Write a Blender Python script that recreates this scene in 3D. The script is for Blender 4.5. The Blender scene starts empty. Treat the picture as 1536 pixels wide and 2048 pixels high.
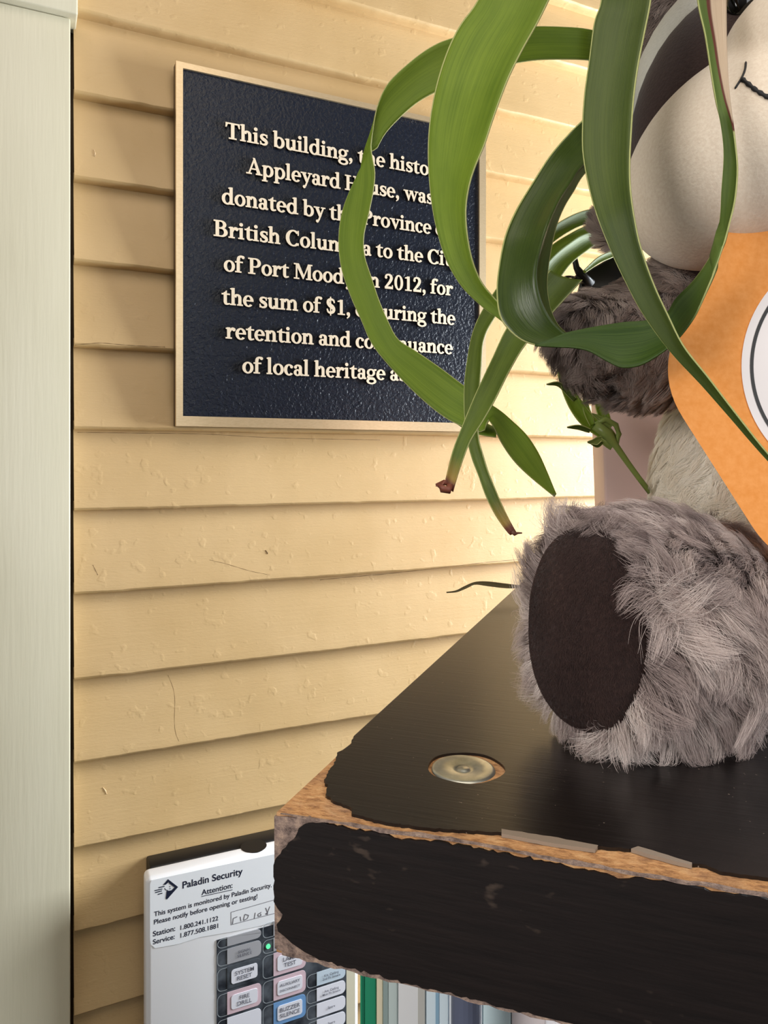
import bpy, bmesh, math, random
import numpy as np
from mathutils import Vector, Matrix, kdtree

random.seed(7)
rng = np.random.default_rng(7)
sc = bpy.context.scene
COL = sc.collection

# ------------------------------------------------------------------ camera
F = 1512.0            # focal length in pixels of the 1536 x 2048 frame
CZ = 1.45             # height of the lens above the floor
HY = 922.0            # row of the horizon
cam_d = bpy.data.cameras.new('camera')
cam_d.sensor_fit = 'AUTO'
cam_d.sensor_width = 36.0
cam_d.lens = 36.0 * F / 2048.0
cam_d.shift_y = -(1024.0 - HY) / 2048.0
cam_d.clip_start = 0.01
cam = bpy.data.objects.new('camera', cam_d)
cam.location = (0, 0, CZ)
cam.rotation_euler = (math.pi / 2, 0, 0)
COL.objects.link(cam)
sc.camera = cam

# ------------------------------------------------------------------ view, world, lights
sc.view_settings.view_transform = 'Standard'
sc.view_settings.look = 'None'
sc.view_settings.gamma = 1.0
sc.view_settings.use_curve_mapping = False
sc.view_settings.exposure = -0.28

world = bpy.data.worlds.new('world')
sc.world = world
world.use_nodes = True
bg = world.node_tree.nodes['Background']
bg.inputs['Color'].default_value = (1.0, 0.97, 0.93, 1)
bg.inputs['Strength'].default_value = 0.30
_nt = world.node_tree                    # brighter towards the ceiling than towards the floor
_tc = _nt.nodes.new('ShaderNodeTexCoord')
_sx = _nt.nodes.new('ShaderNodeSeparateXYZ')
_rp = _nt.nodes.new('ShaderNodeValToRGB')
_mr = _nt.nodes.new('ShaderNodeMapRange')
_mr.inputs['From Min'].default_value = -1.0
_nt.links.new(_tc.outputs['Generated'], _sx.inputs['Vector'])
_nt.links.new(_sx.outputs['Z'], _mr.inputs['Value'])
_nt.links.new(_mr.outputs['Result'], _rp.inputs['Fac'])
_rp.color_ramp.elements[0].position, _rp.color_ramp.elements[0].color = 0.30, (0.22, 0.19, 0.16, 1)
_rp.color_ramp.elements[1].position, _rp.color_ramp.elements[1].color = 0.62, (1.0, 0.97, 0.93, 1)
_nt.links.new(_rp.outputs['Color'], bg.inputs['Color'])

W0 = np.array([-0.2818, 0.684])          # where the siding starts at the trim
U = np.array([0.9032, 0.4292]); U /= np.linalg.norm(U)
N = np.array([U[1], -U[0]])              # out of the wall, to the camera
WANG = math.atan2(U[1], U[0])


def wallpt(s, o, z):
    p = W0 + U * s + N * o
    return Vector((p[0], p[1], z))


def area(name, loc, target, size, size_y, power, color=(1, 1, 1), spread=math.pi):
    d = bpy.data.lights.new(name, 'AREA')
    d.shape = 'RECTANGLE'
    d.size, d.size_y = size, size_y
    d.energy = power
    d.color = color
    d.spread = spread
    o = bpy.data.objects.new(name, d)
    o.location = loc
    o.rotation_euler = (Vector(target) - Vector(loc)).to_track_quat('-Z', 'Y').to_euler()
    COL.objects.link(o)
    return o


# daylight from a window on the right, close to the siding
area('window_light', wallpt(1.38, 0.32, 1.52), wallpt(0.74, 0.02, 1.42), 0.4, 0.7, 54.0, (0.88, 0.95, 1.0))
# ceiling light over the room
area('ceiling_light', (0.05, -0.1, 2.35), (0.0, 0.45, 1.35), 0.8, 0.8, 5.5, (1.0, 0.88, 0.74))
# daylight from a window across the room, right of the camera
area('room_window_light', (0.62, -0.42, 1.75), (0.14, 0.35, 1.4), 0.5, 0.5, 4.4, (0.95, 0.97, 1.0))
# soft fill added on the left to brighten the alarm panel and toy
area('left_fill_light', (-0.95, -0.75, 1.62), (0.0, 0.5, 1.3), 0.6, 0.9, 2.2, (0.9, 0.95, 1.0))
# narrow fill light added left of the camera to brighten the toy's belly
area('belly_fill_light', (-0.55, -0.35, 1.58), (0.17, 0.37, 1.40), 0.3, 0.3, 0.62, (1.0, 0.95, 0.9), math.radians(58))


# ------------------------------------------------------------------ helpers
def P(px, py, Y):
    return Vector(((px - 768.0) / F * Y, Y, CZ - (py - HY) / F * Y))


def wall_sz(px, py, o=0.0):
    """photo pixel -> (s, z) on the plane parallel to the wall at distance o."""
    a = (px - 768.0) / F
    t = (o + W0 @ N) / (a * N[0] + N[1])
    p = np.array([a * t, t])
    return float((p - W0) @ U), CZ - (py - HY) / F * t


# shelf frame : corner, x along the front, y into the depth
SH_T = 0.045
SH_H = CZ - 0.1109
E1 = np.array([0.9414, -0.3373]); E1 /= np.linalg.norm(E1)
E2 = np.array([-E1[1], E1[0]])
SH0 = np.array([(547 - 768) / F * 0.2396, 0.2396])
SANG = math.atan2(E1[1], E1[0])


def shelf_top(px, py, z=SH_H):
    t = (CZ - z) * F / (py - HY)
    p = np.array([(px - 768) / F * t, t]) - SH0
    return float(p @ E1), float(p @ E2)


def shelf_front(px, py, d=0.0):
    a = (px - 768.0) / F
    # point on plane (p-SH0).E2 = d
    t = (d + SH0 @ E2) / (a * E2[0] + E2[1])
    p = np.array([a * t, t]) - SH0
    return float(p @ E1), CZ - (py - HY) / F * t


def tag(o, label=None, cat=None, group=None, kind=None):
    if label: o['label'] = label
    if cat: o['category'] = cat
    if group: o['group'] = group
    if kind: o['kind'] = kind
    return o


def empty(name, loc, rz=0.0, label=None, cat=None, group=None):
    o = bpy.data.objects.new(name, None)
    o.empty_display_size = 0.02
    o.location = loc
    o.rotation_euler = (0, 0, rz)
    COL.objects.link(o)
    return tag(o, label, cat, group)


def mesh_obj(name, verts, faces, m, parent=None, smooth=False, uv=None):
    me = bpy.data.meshes.new(name)
    me.from_pydata([tuple(map(float, v)) for v in verts], [], faces)
    if uv is not None:
        lay = me.uv_layers.new(name='UVMap')
        for lp in me.loops:
            lay.data[lp.index].uv = uv[lp.vertex_index]
    me.validate()
    me.update()
    if m is not None:
        me.materials.append(m)
    o = bpy.data.objects.new(name, me)
    COL.objects.link(o)
    if parent is not None:
        o.parent = parent
    if smooth:
        me.polygons.foreach_set('use_smooth', [True] * len(me.polygons))
    return o


class MB:
    def __init__(self):
        self.v, self.f = [], []

    def add(self, verts, faces):
        b = len(self.v)
        self.v += [tuple(map(float, q)) for q in verts]
        self.f += [tuple(b + i for i in fc) for fc in faces]

    def box(self, x0, y0, z0, x1, y1, z1):
        v = [(x0, y0, z0), (x1, y0, z0), (x1, y1, z0), (x0, y1, z0), (x0, y0, z1), (x1, y0, z1), (x1, y1, z1), (x0, y1, z1)]
        self.add(v, [(0, 3, 2, 1), (4, 5, 6, 7), (0, 1, 5, 4), (1, 2, 6, 5), (2, 3, 7, 6), (3, 0, 4, 7)])

    def prism(self, pts, d0, d1, plane='xz'):
        """outline extruded: 'xz' -> depth on y (front = smaller y), 'xy' -> depth on z"""
        n = len(pts)
        ar = sum(pts[i][0] * pts[(i + 1) % n][1] - pts[(i + 1) % n][0] * pts[i][1] for i in range(n))
        if ar < 0: pts = pts[::-1]
        if plane == 'xz':
            v = [(x, d0, z) for x, z in pts] + [(x, d1, z) for x, z in pts]
            fs = [tuple(range(n)), tuple(range(2 * n - 1, n - 1, -1))] + [(i, n + i, n + (i + 1) % n, (i + 1) % n) for i in range(n)]
        else:
            v = [(x, y, d1) for x, y in pts] + [(x, y, d0) for x, y in pts]
            fs = [tuple(range(n)), tuple(range(2 * n - 1, n - 1, -1))] + [(i, n + i, n + (i + 1) % n, (i + 1) % n) for i in range(n)]
        self.add(v, fs)

    def build(self, name, m, parent=None, smooth=False, bevel=0.0, seg=2):
        o = mesh_obj(name, self.v, self.f, m, parent, smooth)
        if bevel:
            md = o.modifiers.new('bevel', 'BEVEL')
            md.width = bevel
            md.segments = seg
            md.limit_method = 'ANGLE'
            md.angle_limit = math.radians(40)
            o.data.polygons.foreach_set('use_smooth', [True] * len(o.data.polygons))
        return o


def tube(mb, pts, radii, n=10, cap=True):
    pts = [Vector(p) for p in pts]
    if not hasattr(radii, '__len__'): radii = [radii] * len(pts)
    rings = []
    up = Vector((0.13, 0.2, 0.97))
    for i, p in enumerate(pts):
        t = (pts[min(i + 1, len(pts) - 1)] - pts[max(i - 1, 0)]).normalized()
        a = t.cross(up)
        if a.length < 1e-4: a = t.cross(Vector((1, 0, 0)))
        a.normalize()
        b = a.cross(t).normalized()
        rings.append([p + (a * math.cos(2 * math.pi * k / n) + b * math.sin(2 * math.pi * k / n)) * radii[i] for k in range(n)])
    v = [q for r in rings for q in r]
    f = []
    for i in range(len(pts) - 1):
        for k in range(n):
            f.append((i * n + k, i * n + (k + 1) % n, (i + 1) * n + (k + 1) % n, (i + 1) * n + k))
    if cap:
        f.append(tuple(range(n - 1, -1, -1)))
        f.append(tuple((len(pts) - 1) * n + k for k in range(n)))
    mb.add(v, f)


def catmull(pts, m):
    """resample a polyline (any dimension) smoothly to m points, even in arc length"""
    p = np.asarray(pts, float)
    d = np.r_[0, np.cumsum(np.linalg.norm(np.diff(p[:, :2], axis=0), axis=1) + 1e-9)]
    t = np.linspace(0, d[-1], m)
    ext = np.vstack([2 * p[0] - p[1], p, 2 * p[-1] - p[-2]])
    out = []
    for tt in t:
        i = min(np.searchsorted(d, tt, side='right') - 1, len(p) - 2)
        f = (tt - d[i]) / (d[i + 1] - d[i])
        a, b, c, e = ext[i], ext[i + 1], ext[i + 2], ext[i + 3]
        q = 0.5 * ((2 * b) + (-a + c) * f + (2 * a - 5 * b + 4 * c - e) * f * f + (-a + 3 * b - 3 * c + e) * f ** 3)
        out.append(q)
    return np.array(out)


# ------------------------------------------------------------------ materials
def lin(r, g, b):
    def c(x):
        x /= 255.0
        return x / 12.92 if x <= 0.04045 else ((x + 0.055) / 1.055) ** 2.4
    return (c(r), c(g), c(b), 1.0)


def mat(name, col, rough=0.5, metal=0.0, spec=0.5, **kw):
    m = bpy.data.materials.new(name)
    m.use_nodes = True
    b = m.node_tree.nodes['Principled BSDF']
    b.inputs['Base Color'].default_value = col
    b.inputs['Roughness'].default_value = rough
    b.inputs['Metallic'].default_value = metal
    b.inputs['Specular IOR Level'].default_value = spec
    for k, v in kw.items():
        b.inputs[k.replace('_', ' ')].default_value = v
    return m


class NT:
    def __init__(self, m):
        self.t = m.node_tree
        self.b = self.t.nodes['Principled BSDF']

    def n(self, typ, **kw):
        nd = self.t.nodes.new(typ)
        for k, v in kw.items(): setattr(nd, k, v)
        return nd

    def link(self, a, b): self.t.links.new(a, b)

    def noise(self, scale, detail=4, rough=0.55, vec=None, dist=0.0):
        nd = self.n('ShaderNodeTexNoise')
        nd.inputs['Scale'].default_value = scale
        nd.inputs['Detail'].default_value = detail
        nd.inputs['Roughness'].default_value = rough
        nd.inputs['Distortion'].default_value = dist
        if vec is not None: self.link(vec, nd.inputs['Vector'])
        return nd.outputs['Fac']

    def coord(self, scale=(1, 1, 1), kind='Object'):
        tc = self.n('ShaderNodeTexCoord')
        mp = self.n('ShaderNodeMapping')
        mp.inputs['Scale'].default_value = scale
        self.link(tc.outputs[kind], mp.inputs['Vector'])
        return mp.outputs['Vector']

    def ramp(self, fac, stops):
        r = self.n('ShaderNodeValToRGB')
        e = r.color_ramp.elements
        e[0].position, e[0].color = stops[0]
        e[1].position, e[1].color = stops[-1]
        for p, c in stops[1:-1]:
            x = e.new(p)
            x.color = c
        self.link(fac, r.inputs['Fac'])
        return r.outputs['Color']

    def mix(self, fac, a, b, mode='MIX'):
        m = self.n('ShaderNodeMix', data_type='RGBA', blend_type=mode)
        for sock, val in ((m.inputs[0], fac), (m.inputs[6], a), (m.inputs[7], b)):
            if isinstance(val, (int, float, tuple)): sock.default_value = val
            else: self.link(val, sock)
        return m.outputs[2]

    def math(self, op, a, b=None, clamp=False):
        m = self.n('ShaderNodeMath', operation=op, use_clamp=clamp)
        for sock, val in zip(m.inputs, (a, b)):
            if val is None: continue
            if isinstance(val, (int, float)): sock.default_value = val
            else: self.link(val, sock)
        return m.outputs[0]

    def bump(self, h, strength=0.3, dist=0.001):
        bp = self.n('ShaderNodeBump')
        bp.inputs['Strength'].default_value = strength
        bp.inputs['Distance'].default_value = dist
        self.link(h, bp.inputs['Height'])
        self.link(bp.outputs['Normal'], self.b.inputs['Normal'])

    def base(self, c): self.link(c, self.b.inputs['Base Color'])


M = {}
# yellow painted siding
m = M['siding'] = mat('siding_paint', lin(214, 182, 134), 0.42, spec=0.42)
t = NT(m)
v = t.coord((1, 1, 1))
big = t.noise(9, 3, 0.5, v)
t.base(t.ramp(big, [(0.3, lin(200, 167, 117)), (0.7, lin(212, 180, 132))]))
fine = t.noise(900, 5, 0.6, t.coord((0.25, 1, 1)))
blob = t.noise(95, 2, 0.4, v)
drip = t.ramp(blob, [(0.62, (0, 0, 0, 1)), (0.72, (1, 1, 1, 1))])
brush = t.noise(300, 3, 0.6, t.coord((0.05, 1, 1)))
h = t.math('ADD', t.math('ADD', t.math('MULTIPLY', fine, 0.5), t.math('MULTIPLY', brush, 0.5)), t.math('MULTIPLY', drip, 0.45))
t.bump(h, 0.42, 0.0009)
# cream trim
m = M['trim'] = mat('trim_paint', lin(222, 214, 190), 0.4, spec=0.4)
t = NT(m)
h = t.noise(260, 4, 0.55, t.coord((1, 1, 0.06)))
t.base(t.ramp(t.noise(14, 3, 0.5, t.coord((1, 1, 0.3))), [(0.3, lin(200, 193, 168)), (0.7, lin(210, 203, 180))]))
t.bump(h, 0.25, 0.0006)
# bronze
m = M['bronze'] = mat('satin_bronze', lin(222, 196, 156), 0.36, metal=0.75)
t = NT(m)
h = t.noise(900, 4, 0.6, t.coord((0.3, 1, 1)))
t.base(t.ramp(h, [(0.3, lin(216, 190, 150)), (0.7, lin(227, 202, 164))]))
t.bump(h, 0.12, 0.0004)
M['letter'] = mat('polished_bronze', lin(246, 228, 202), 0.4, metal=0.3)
M['letter_side'] = mat('shadow_dark_letter_sides', lin(44, 34, 26), 0.5)  # letter sides coloured near black to stand in for their shadow edges
M['plaque_side'] = mat('dark_bronze', lin(92, 72, 48), 0.5, metal=0.4)
m = M['field'] = mat('hammered_black', lin(12, 19, 34), 0.3, spec=0.4)
t = NT(m)
h = t.noise(330, 3, 0.5, t.coord(), 0.4)
t.bump(h, 0.6, 0.0016)
# shelf
m = M['laminate'] = mat('black_brown_laminate', lin(22, 18, 17), 0.32, spec=0.45)
t = NT(m)
v = t.coord((0.06, 1, 1))
g = t.noise(620, 4, 0.6, v)
speck = t.noise(700, 1, 0.4, t.coord())
speckm = t.math('GREATER_THAN', speck, 0.795)
c0 = t.ramp(g, [(0.3, lin(18, 14, 13)), (0.7, lin(27, 22, 21))])
t.base(t.mix(speckm, c0, lin(120, 108, 96)))
t.bump(g, 0.16, 0.0005)
m = M['laminate_front'] = mat('black_brown_edge_laminate', lin(22, 17, 16), 0.6, spec=0.25)
t = NT(m)
g = t.noise(520, 4, 0.6, t.coord((0.08, 1, 1)))
wear = t.math('MULTIPLY', t.noise(330, 2, 0.5, t.coord((0.5, 1, 1))), t.noise(38, 2, 0.5, t.coord()))
c0 = t.ramp(g, [(0.3, lin(19, 14, 14)), (0.7, lin(29, 22, 21))])
t.base(t.mix(t.ramp(wear, [(0.36, (0, 0, 0, 1)), (0.46, (0.7, 0.7, 0.7, 1))]), c0, lin(74, 62, 54)))
t.bump(g, 0.2, 0.0005)
m = M['fibre'] = mat('raw_fibreboard', lin(190, 138, 88), 0.85, spec=0.2)
t = NT(m)
a = t.noise(420, 4, 0.7, t.coord((0.5, 1, 1)))
b2 = t.noise(60, 3, 0.6, t.coord())
c = t.ramp(a, [(0.28, lin(128, 88, 60)), (0.5, lin(196, 146, 98)), (0.75, lin(222, 178, 128))])
t.base(t.mix(t.ramp(b2, [(0.45, (0, 0, 0, 1)), (0.75, (0.55, 0.55, 0.55, 1))]), c, lin(140, 116, 102)))
t.bump(a, 0.9, 0.0012)
m = M['scuffed'] = mat('scuffed_fibreboard', lin(128, 112, 104), 0.85, spec=0.2)
t = NT(m)
a = t.noise(260, 5, 0.7, t.coord())
t.base(t.ramp(a, [(0.3, lin(74, 62, 60)), (0.5, lin(140, 120, 110)), (0.72, lin(186, 160, 140))]))
t.bump(a, 0.9, 0.0012)
M['peel'] = mat('pale_peeling_edge', lin(140, 124, 108), 0.7)
m = M['zinc'] = mat('zinc_bolt', lin(188, 190, 180), 0.34, metal=0.9)
t = NT(m)
h = t.noise(90, 4, 0.6, t.coord())
t.base(t.ramp(h, [(0.3, lin(150, 152, 142)), (0.7, lin(212, 212, 200))]))
M['pole'] = mat('slate_metal_pole', lin(104, 112, 136), 0.4, metal=0.1)
# panel
M['white_paint'] = mat('white_enamel', lin(250, 250, 254), 0.35)
M['black_box'] = mat('black_enamel', lin(22, 21, 23), 0.45)
M['sticker'] = mat('sticker_vinyl', lin(248, 250, 255), 0.35)
M['ink'] = mat('navy_ink', lin(28, 34, 58), 0.5)
M['ink_grey'] = mat('grey_ink', lin(96, 96, 108), 0.5)
M['pen'] = mat('pencil_handwriting', lin(110, 108, 116), 0.6)
m = M['membrane'] = mat('dark_membrane', lin(62, 68, 76), 0.3)
t = NT(m)
t.base(t.ramp(t.noise(70, 3, 0.5, t.coord()), [(0.35, lin(44, 48, 56)), (0.7, lin(96, 102, 110))]))
M['led_window'] = M['membrane'].copy()
M['label_grey'] = mat('grey_label', lin(176, 176, 182), 0.4)
M['label_white'] = mat('white_label', lin(240, 240, 250), 0.4)
M['label_pink'] = mat('pink_label', lin(226, 198, 208), 0.4)
M['label_blue'] = mat('blue_label', lin(118, 162, 212), 0.4)
M['label_pale_blue'] = mat('pale_blue_label', lin(208, 224, 238), 0.4)
M['outline'] = mat('pale_outline', lin(168, 176, 182), 0.4)
M['cream_edge'] = mat('cream_edge', lin(226, 220, 196), 0.5)
m = M['led_on'] = mat('green_lit_led', lin(80, 220, 140), 0.3)
m.node_tree.nodes['Principled BSDF'].inputs['Emission Color'].default_value = (0.12, 0.9, 0.35, 1)
m.node_tree.nodes['Principled BSDF'].inputs['Emission Strength'].default_value = 1.2


# plush
def plush_mat(name, c0, c1, rough=0.95, scale=700, sheen=0.35, bump=0.4):
    m = mat(name, c0, rough, spec=0.1)
    t = NT(m)
    a = t.noise(scale, 4, 0.65, t.coord())
    t.base(t.ramp(a, [(0.3, c0), (0.7, c1)]))
    t.b.inputs['Sheen Weight'].default_value = sheen
    t.b.inputs['Sheen Roughness'].default_value = 0.5
    t.bump(a, bump, 0.0008)
    return m


M['minky'] = plush_mat('cream_minky', lin(228, 210, 188), lin(242, 228, 208), bump=0.3)
M['patch'] = plush_mat('dark_brown_minky', lin(52, 38, 36), lin(66, 50, 47), sheen=0.25)
M['sole'] = plush_mat('dark_brown_velour', lin(46, 32, 30), lin(60, 44, 41), scale=420, sheen=0.3)
M['skin_grey'] = plush_mat('grey_backing', lin(92, 82, 78), lin(112, 102, 98))
M['skin_cream'] = plush_mat('cream_backing', lin(236, 228, 216), lin(244, 238, 228))
M['piping'] = plush_mat('pale_piping', lin(206, 204, 194), lin(218, 216, 206))
M['thread'] = mat('black_thread', lin(22, 22, 26), 0.6)
M['eye'] = mat('glossy_eye', lin(14, 11, 11), 0.08)


def fur_mat(name, stops):
    m = mat(name, stops[0][1], 0.62, spec=0.25)
    t = NT(m)
    hi = t.n('ShaderNodeAttribute', attribute_name='tint')
    t.base(t.ramp(hi.outputs['Fac'], stops))
    t.b.inputs['Sheen Weight'].default_value = 0.15
    return m


M['fur_foot'] = fur_mat('grey_fur', [(0.0, lin(112, 95, 92)), (0.4, lin(180, 162, 157)), (0.75, lin(222, 207, 200)), (1.0, lin(244, 233, 226))])
M['fur_arm'] = fur_mat('grey_brown_fur', [(0.0, lin(104, 88, 82)), (0.5, lin(156, 139, 131)), (1.0, lin(206, 190, 180))])
M['fur_belly'] = fur_mat('cream_fur', [(0.0, lin(246, 234, 214)), (1.0, lin(254, 248, 236))])
M['fur_sole'] = fur_mat('dark_velour_pile', [(0.0, lin(44, 28, 26)), (0.8, lin(72, 51, 46)), (1.0, lin(100, 76, 68))])
# card
m = M['orange'] = mat('orange_card', lin(230, 152, 80), 0.8, spec=0.2)
t = NT(m)
a = t.noise(340, 4, 0.6, t.coord())
t.base(t.ramp(a, [(0.3, lin(226, 146, 72)), (0.7, lin(236, 160, 90))]))
t.bump(a, 0.12, 0.0005)
M['sticker_white'] = mat('white_round_sticker', lin(232, 226, 226), 0.5)
M['black_print'] = mat('black_print', lin(24, 22, 22), 0.5)
# plant
M['pot'] = mat('mauve_pot', lin(226, 194, 186), 0.5, spec=0.35)
M['pot_black'] = mat('black_plastic', lin(16, 17, 18), 0.35)
M['dead_leaf'] = mat('olive_brown_leaf', lin(98, 88, 56), 0.6)
M['floor'] = mat('floor_paint', lin(150, 128, 104), 0.5)
t = NT(M['floor'])
t.base(t.ramp(t.noise(40, 4, 0.6, t.coord((0.1, 1, 1))), [(0.3, lin(84, 68, 54)), (0.7, lin(104, 86, 70))]))


def leaf_mat(name, dark, lite, tip=True, dry=False, rough=0.32, margin=True, tipv=0.955, trans=0.25):
    m = mat(name, dark, rough, spec=0.38)
    t = NT(m)
    uvn = t.n('ShaderNodeUVMap')
    sep = t.n('ShaderNodeSeparateXYZ')
    t.link(uvn.outputs['UV'], sep.inputs['Vector'])
    u, vv = sep.outputs['X'], sep.outputs['Y']
    mp = t.n('ShaderNodeMapping')
    mp.inputs['Scale'].default_value = (64, 3.0, 1)
    t.link(uvn.outputs['UV'], mp.inputs['Vector'])
    vein = t.noise(1.0, 3, 0.6, mp.outputs['Vector'])
    mp2 = t.n('ShaderNodeMapping')
    mp2.inputs['Scale'].default_value = (3.0, 7.0, 1)
    t.link(uvn.outputs['UV'], mp2.inputs['Vector'])
    blot = t.noise(1.0, 4, 0.55, mp2.outputs['Vector'])
    c = t.ramp(t.math('ADD', t.math('MULTIPLY', vein, 0.6), t.math('MULTIPLY', blot, 0.4)), [(0.28, dark), (0.74, lite)])
    cen = t.math('ABSOLUTE', t.math('SUBTRACT', u, 0.5))
    if margin:
        c = t.mix(t.math('GREATER_THAN', cen, 0.485), c, lin(196, 200, 130))
    if tip:
        jag = t.math('ADD', vv, t.math('MULTIPLY', t.math('SUBTRACT', vein, 0.5), 0.05))
        c = t.mix(t.ramp(jag, [(tipv - 0.09, (0, 0, 0, 1)), (tipv, (0.8, 0.8, 0.8, 1))]), c, lin(176, 140, 66))
        c = t.mix(t.ramp(jag, [(tipv, (0, 0, 0, 1)), (tipv + 0.02, (1, 1, 1, 1))]), c, lin(112, 58, 40))
    if dry:
        # dried band along one edge, bounded by a dark red-brown line
        lim = t.math('ADD', 0.34, t.math('MULTIPLY', t.math('POWER', t.math('MULTIPLY', vv, 1.0 / 0.40), 6.0), 0.75))
        d = t.math('SUBTRACT', u, t.math('ADD', lim, t.math('MULTIPLY', t.math('SUBTRACT', vein, 0.5), 0.10)))
        c = t.mix(t.ramp(d, [(0.0, (0, 0, 0, 1)), (0.03, (1, 1, 1, 1))]), c, lin(104, 48, 34))
        c = t.mix(t.ramp(d, [(0.13, (0, 0, 0, 1)), (0.2, (1, 1, 1, 1))]), c, t.ramp(vein, [(0.3, lin(196, 170, 140)), (0.7, lin(224, 204, 178))]))
    if dry:
        c = t.mix(t.ramp(vv, [(0.64, (0, 0, 0, 1)), (0.72, (1, 1, 1, 1))]), c, t.ramp(vein, [(0.3, lin(44, 70, 18)), (0.7, lin(74, 98, 34))]))
    t.base(c)
    t.bump(vein, 0.25, 0.0006)
    tr = t.n('ShaderNodeBsdfTranslucent')
    t.link(c, tr.inputs['Color'])
    ms = t.n('ShaderNodeMixShader')
    ms.inputs[0].default_value = trans
    out = [n for n in t.t.nodes if n.type == 'OUTPUT_MATERIAL'][0]
    t.link(t.b.outputs['BSDF'], ms.inputs[1])
    t.link(tr.outputs['BSDF'], ms.inputs[2])
    t.link(ms.outputs['Shader'], out.inputs['Surface'])
    return m


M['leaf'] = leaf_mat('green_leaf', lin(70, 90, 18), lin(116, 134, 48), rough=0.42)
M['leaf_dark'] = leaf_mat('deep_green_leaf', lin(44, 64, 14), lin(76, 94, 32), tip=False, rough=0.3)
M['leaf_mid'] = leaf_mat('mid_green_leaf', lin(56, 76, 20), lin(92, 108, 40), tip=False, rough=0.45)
M['leaf_plain'] = leaf_mat('bright_green_leaf', lin(90, 120, 16), lin(142, 166, 48), tip=False, rough=0.55)
M['leaf_dry'] = leaf_mat('half_dried_leaf', lin(70, 96, 30), lin(116, 138, 62), tip=False, dry=True, rough=0.45)
M['leaf_shoot'] = leaf_mat('pale_shoot', lin(118, 140, 66), lin(160, 172, 96), tip=False, margin=False)

# ------------------------------------------------------------------ the setting
fl = MB()
fl.box(-3, -3, -0.05, 3.5, 3.5, 0.0)
tag(fl.build('floor', M['floor']), kind='structure')

root_rot = (0, 0, WANG)


def wall_local(s, o, z): return (s, -o, z)


def build_siding():
    ys = [15, 181, 351, 519, 688, 856, 1020, 1187, 1359, 1527, 1697, 1865, 2033]
    zs = [CZ - (y - HY) / F * 0.684 for y in ys]
    pitch = 168.2 / F * 0.684
    while zs[-1] > 0.12: zs.append(zs[-1] - pitch)
    while zs[0] < 2.4: zs.insert(0, zs[0] + pitch)
    S = np.concatenate([np.linspace(0.0014, 1.15, 330), np.linspace(1.16, 2.4, 60)])
    verts, faces = [], []
    lap = 0.0125
    nS = len(S)

    def nz(s, seed, f):
        r = np.random.default_rng(seed)
        o = 0
        for k in range(7):
            o = o + np.sin(s * f * (1.7 ** k) + r.uniform(0, 6.28)) / (1.45 ** k) * r.uniform(0.5, 1)
        return o
    for bi in range(len(zs) - 1):
        zt, zb = zs[bi], zs[bi + 1]       # the board shows between the arris above and its own
        rows = []
        wob = nz(S, 100 + bi, 6.0) * 0.00035
        rag = np.clip(nz(S, 300 + bi, 60.0), 0, 3) * 0.0004
        dent = nz(S, 500 + bi, 14.0) * 0.00025
        ht = zt - zb
        prof = [(1.0 + 0.10, -lap - 0.0012), (1.0, -lap), (0.9, -lap * 0.9), (0.7, -lap * 0.7), (0.5, -lap * 0.5), (0.3, -lap * 0.3), (0.14, -lap * 0.12),
                (0.055, -0.0001), (0.02, 0.0002), (0.0, -0.0007), (-0.012, -0.0024), (-0.016, -lap * 0.55), (-0.02, -lap * 0.86), (-0.028, -lap - 0.0035)]
        for (k, o) in prof:
            edge = 1.0 if k < 0.1 else 0.0
            z = zb + ht * k + wob * edge - rag * edge * (1 if -0.02 < k < 0.03 else 0)
            oo = o + dent * (0.4 + 0.6 * edge) * (1 if k < 0.95 else 0)
            rows.append([(s, -q, zz) for s, q, zz in zip(S, oo, z)])
        base = len(verts)
        for r in rows: verts += r
        for i in range(len(rows) - 1):
            for j in range(nS - 1):
                a = base + i * nS + j
                faces.append((a, a + nS, a + nS + 1, a + 1))
    o = mesh_obj('wall_back', verts, faces, M['siding'], smooth=True)
    o.data.set_sharp_from_angle(angle=math.radians(32))
    o.location = (W0[0], W0[1], 0)
    o.rotation_euler = root_rot
    tag(o, kind='structure')


build_siding()


def wall_child(o):
    o.location = (W0[0], W0[1], 0)
    o.rotation_euler = root_rot
    return o


backing = MB()
backing.box(-0.25, 0.02, 0, 2.4, 0.06, 2.45)
tag(wall_child(backing.build('wall_sheathing', M['plaque_side'])), kind='structure')
# vertical casing and the block over it
zc = wall_sz(145, 47)[1]
tr = MB()
tr.box(-0.17, -0.008, 0.0, -0.0022, 0.019, zc)
tag(wall_child(tr.build('trim_1', M['trim'], bevel=0.0014, seg=3)), kind='structure')
tr = MB()
tr.box(-0.18, -0.016, zc + 0.0004, 0.0035, 0.019, zc + 0.30)
tag(wall_child(tr.build('trim_2', M['trim'], bevel=0.0016, seg=3)), kind='structure')


# ------------------------------------------------------------------ plaque with raised serif lettering
def g_rect(x0, y0, x1, y1): return [[(x0, y0), (x1, y0), (x1, y1), (x0, y1)]]


def g_ring(cx, cy, rx, ry, tx, ty, a0=0, a1=360):
    if a1 - a0 > 200:
        mid = (a0 + a1) / 2
        return g_ring(cx, cy, rx, ry, tx, ty, a0, mid) + g_ring(cx, cy, rx, ry, tx, ty, mid, a1)
    aa = np.radians(np.linspace(a0, a1, 15))
    out = [(cx + rx * math.cos(a), cy + ry * math.sin(a)) for a in aa]
    inn = [(cx + (rx - tx) * math.cos(a), cy + (ry - ty) * math.sin(a)) for a in aa]
    return [out + inn[::-1]]


def g_dot(cx, cy, r): return [[(cx + r * math.cos(a), cy + r * math.sin(a)) for a in np.linspace(0, 2 * math.pi, 17)[:-1]]]


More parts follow.
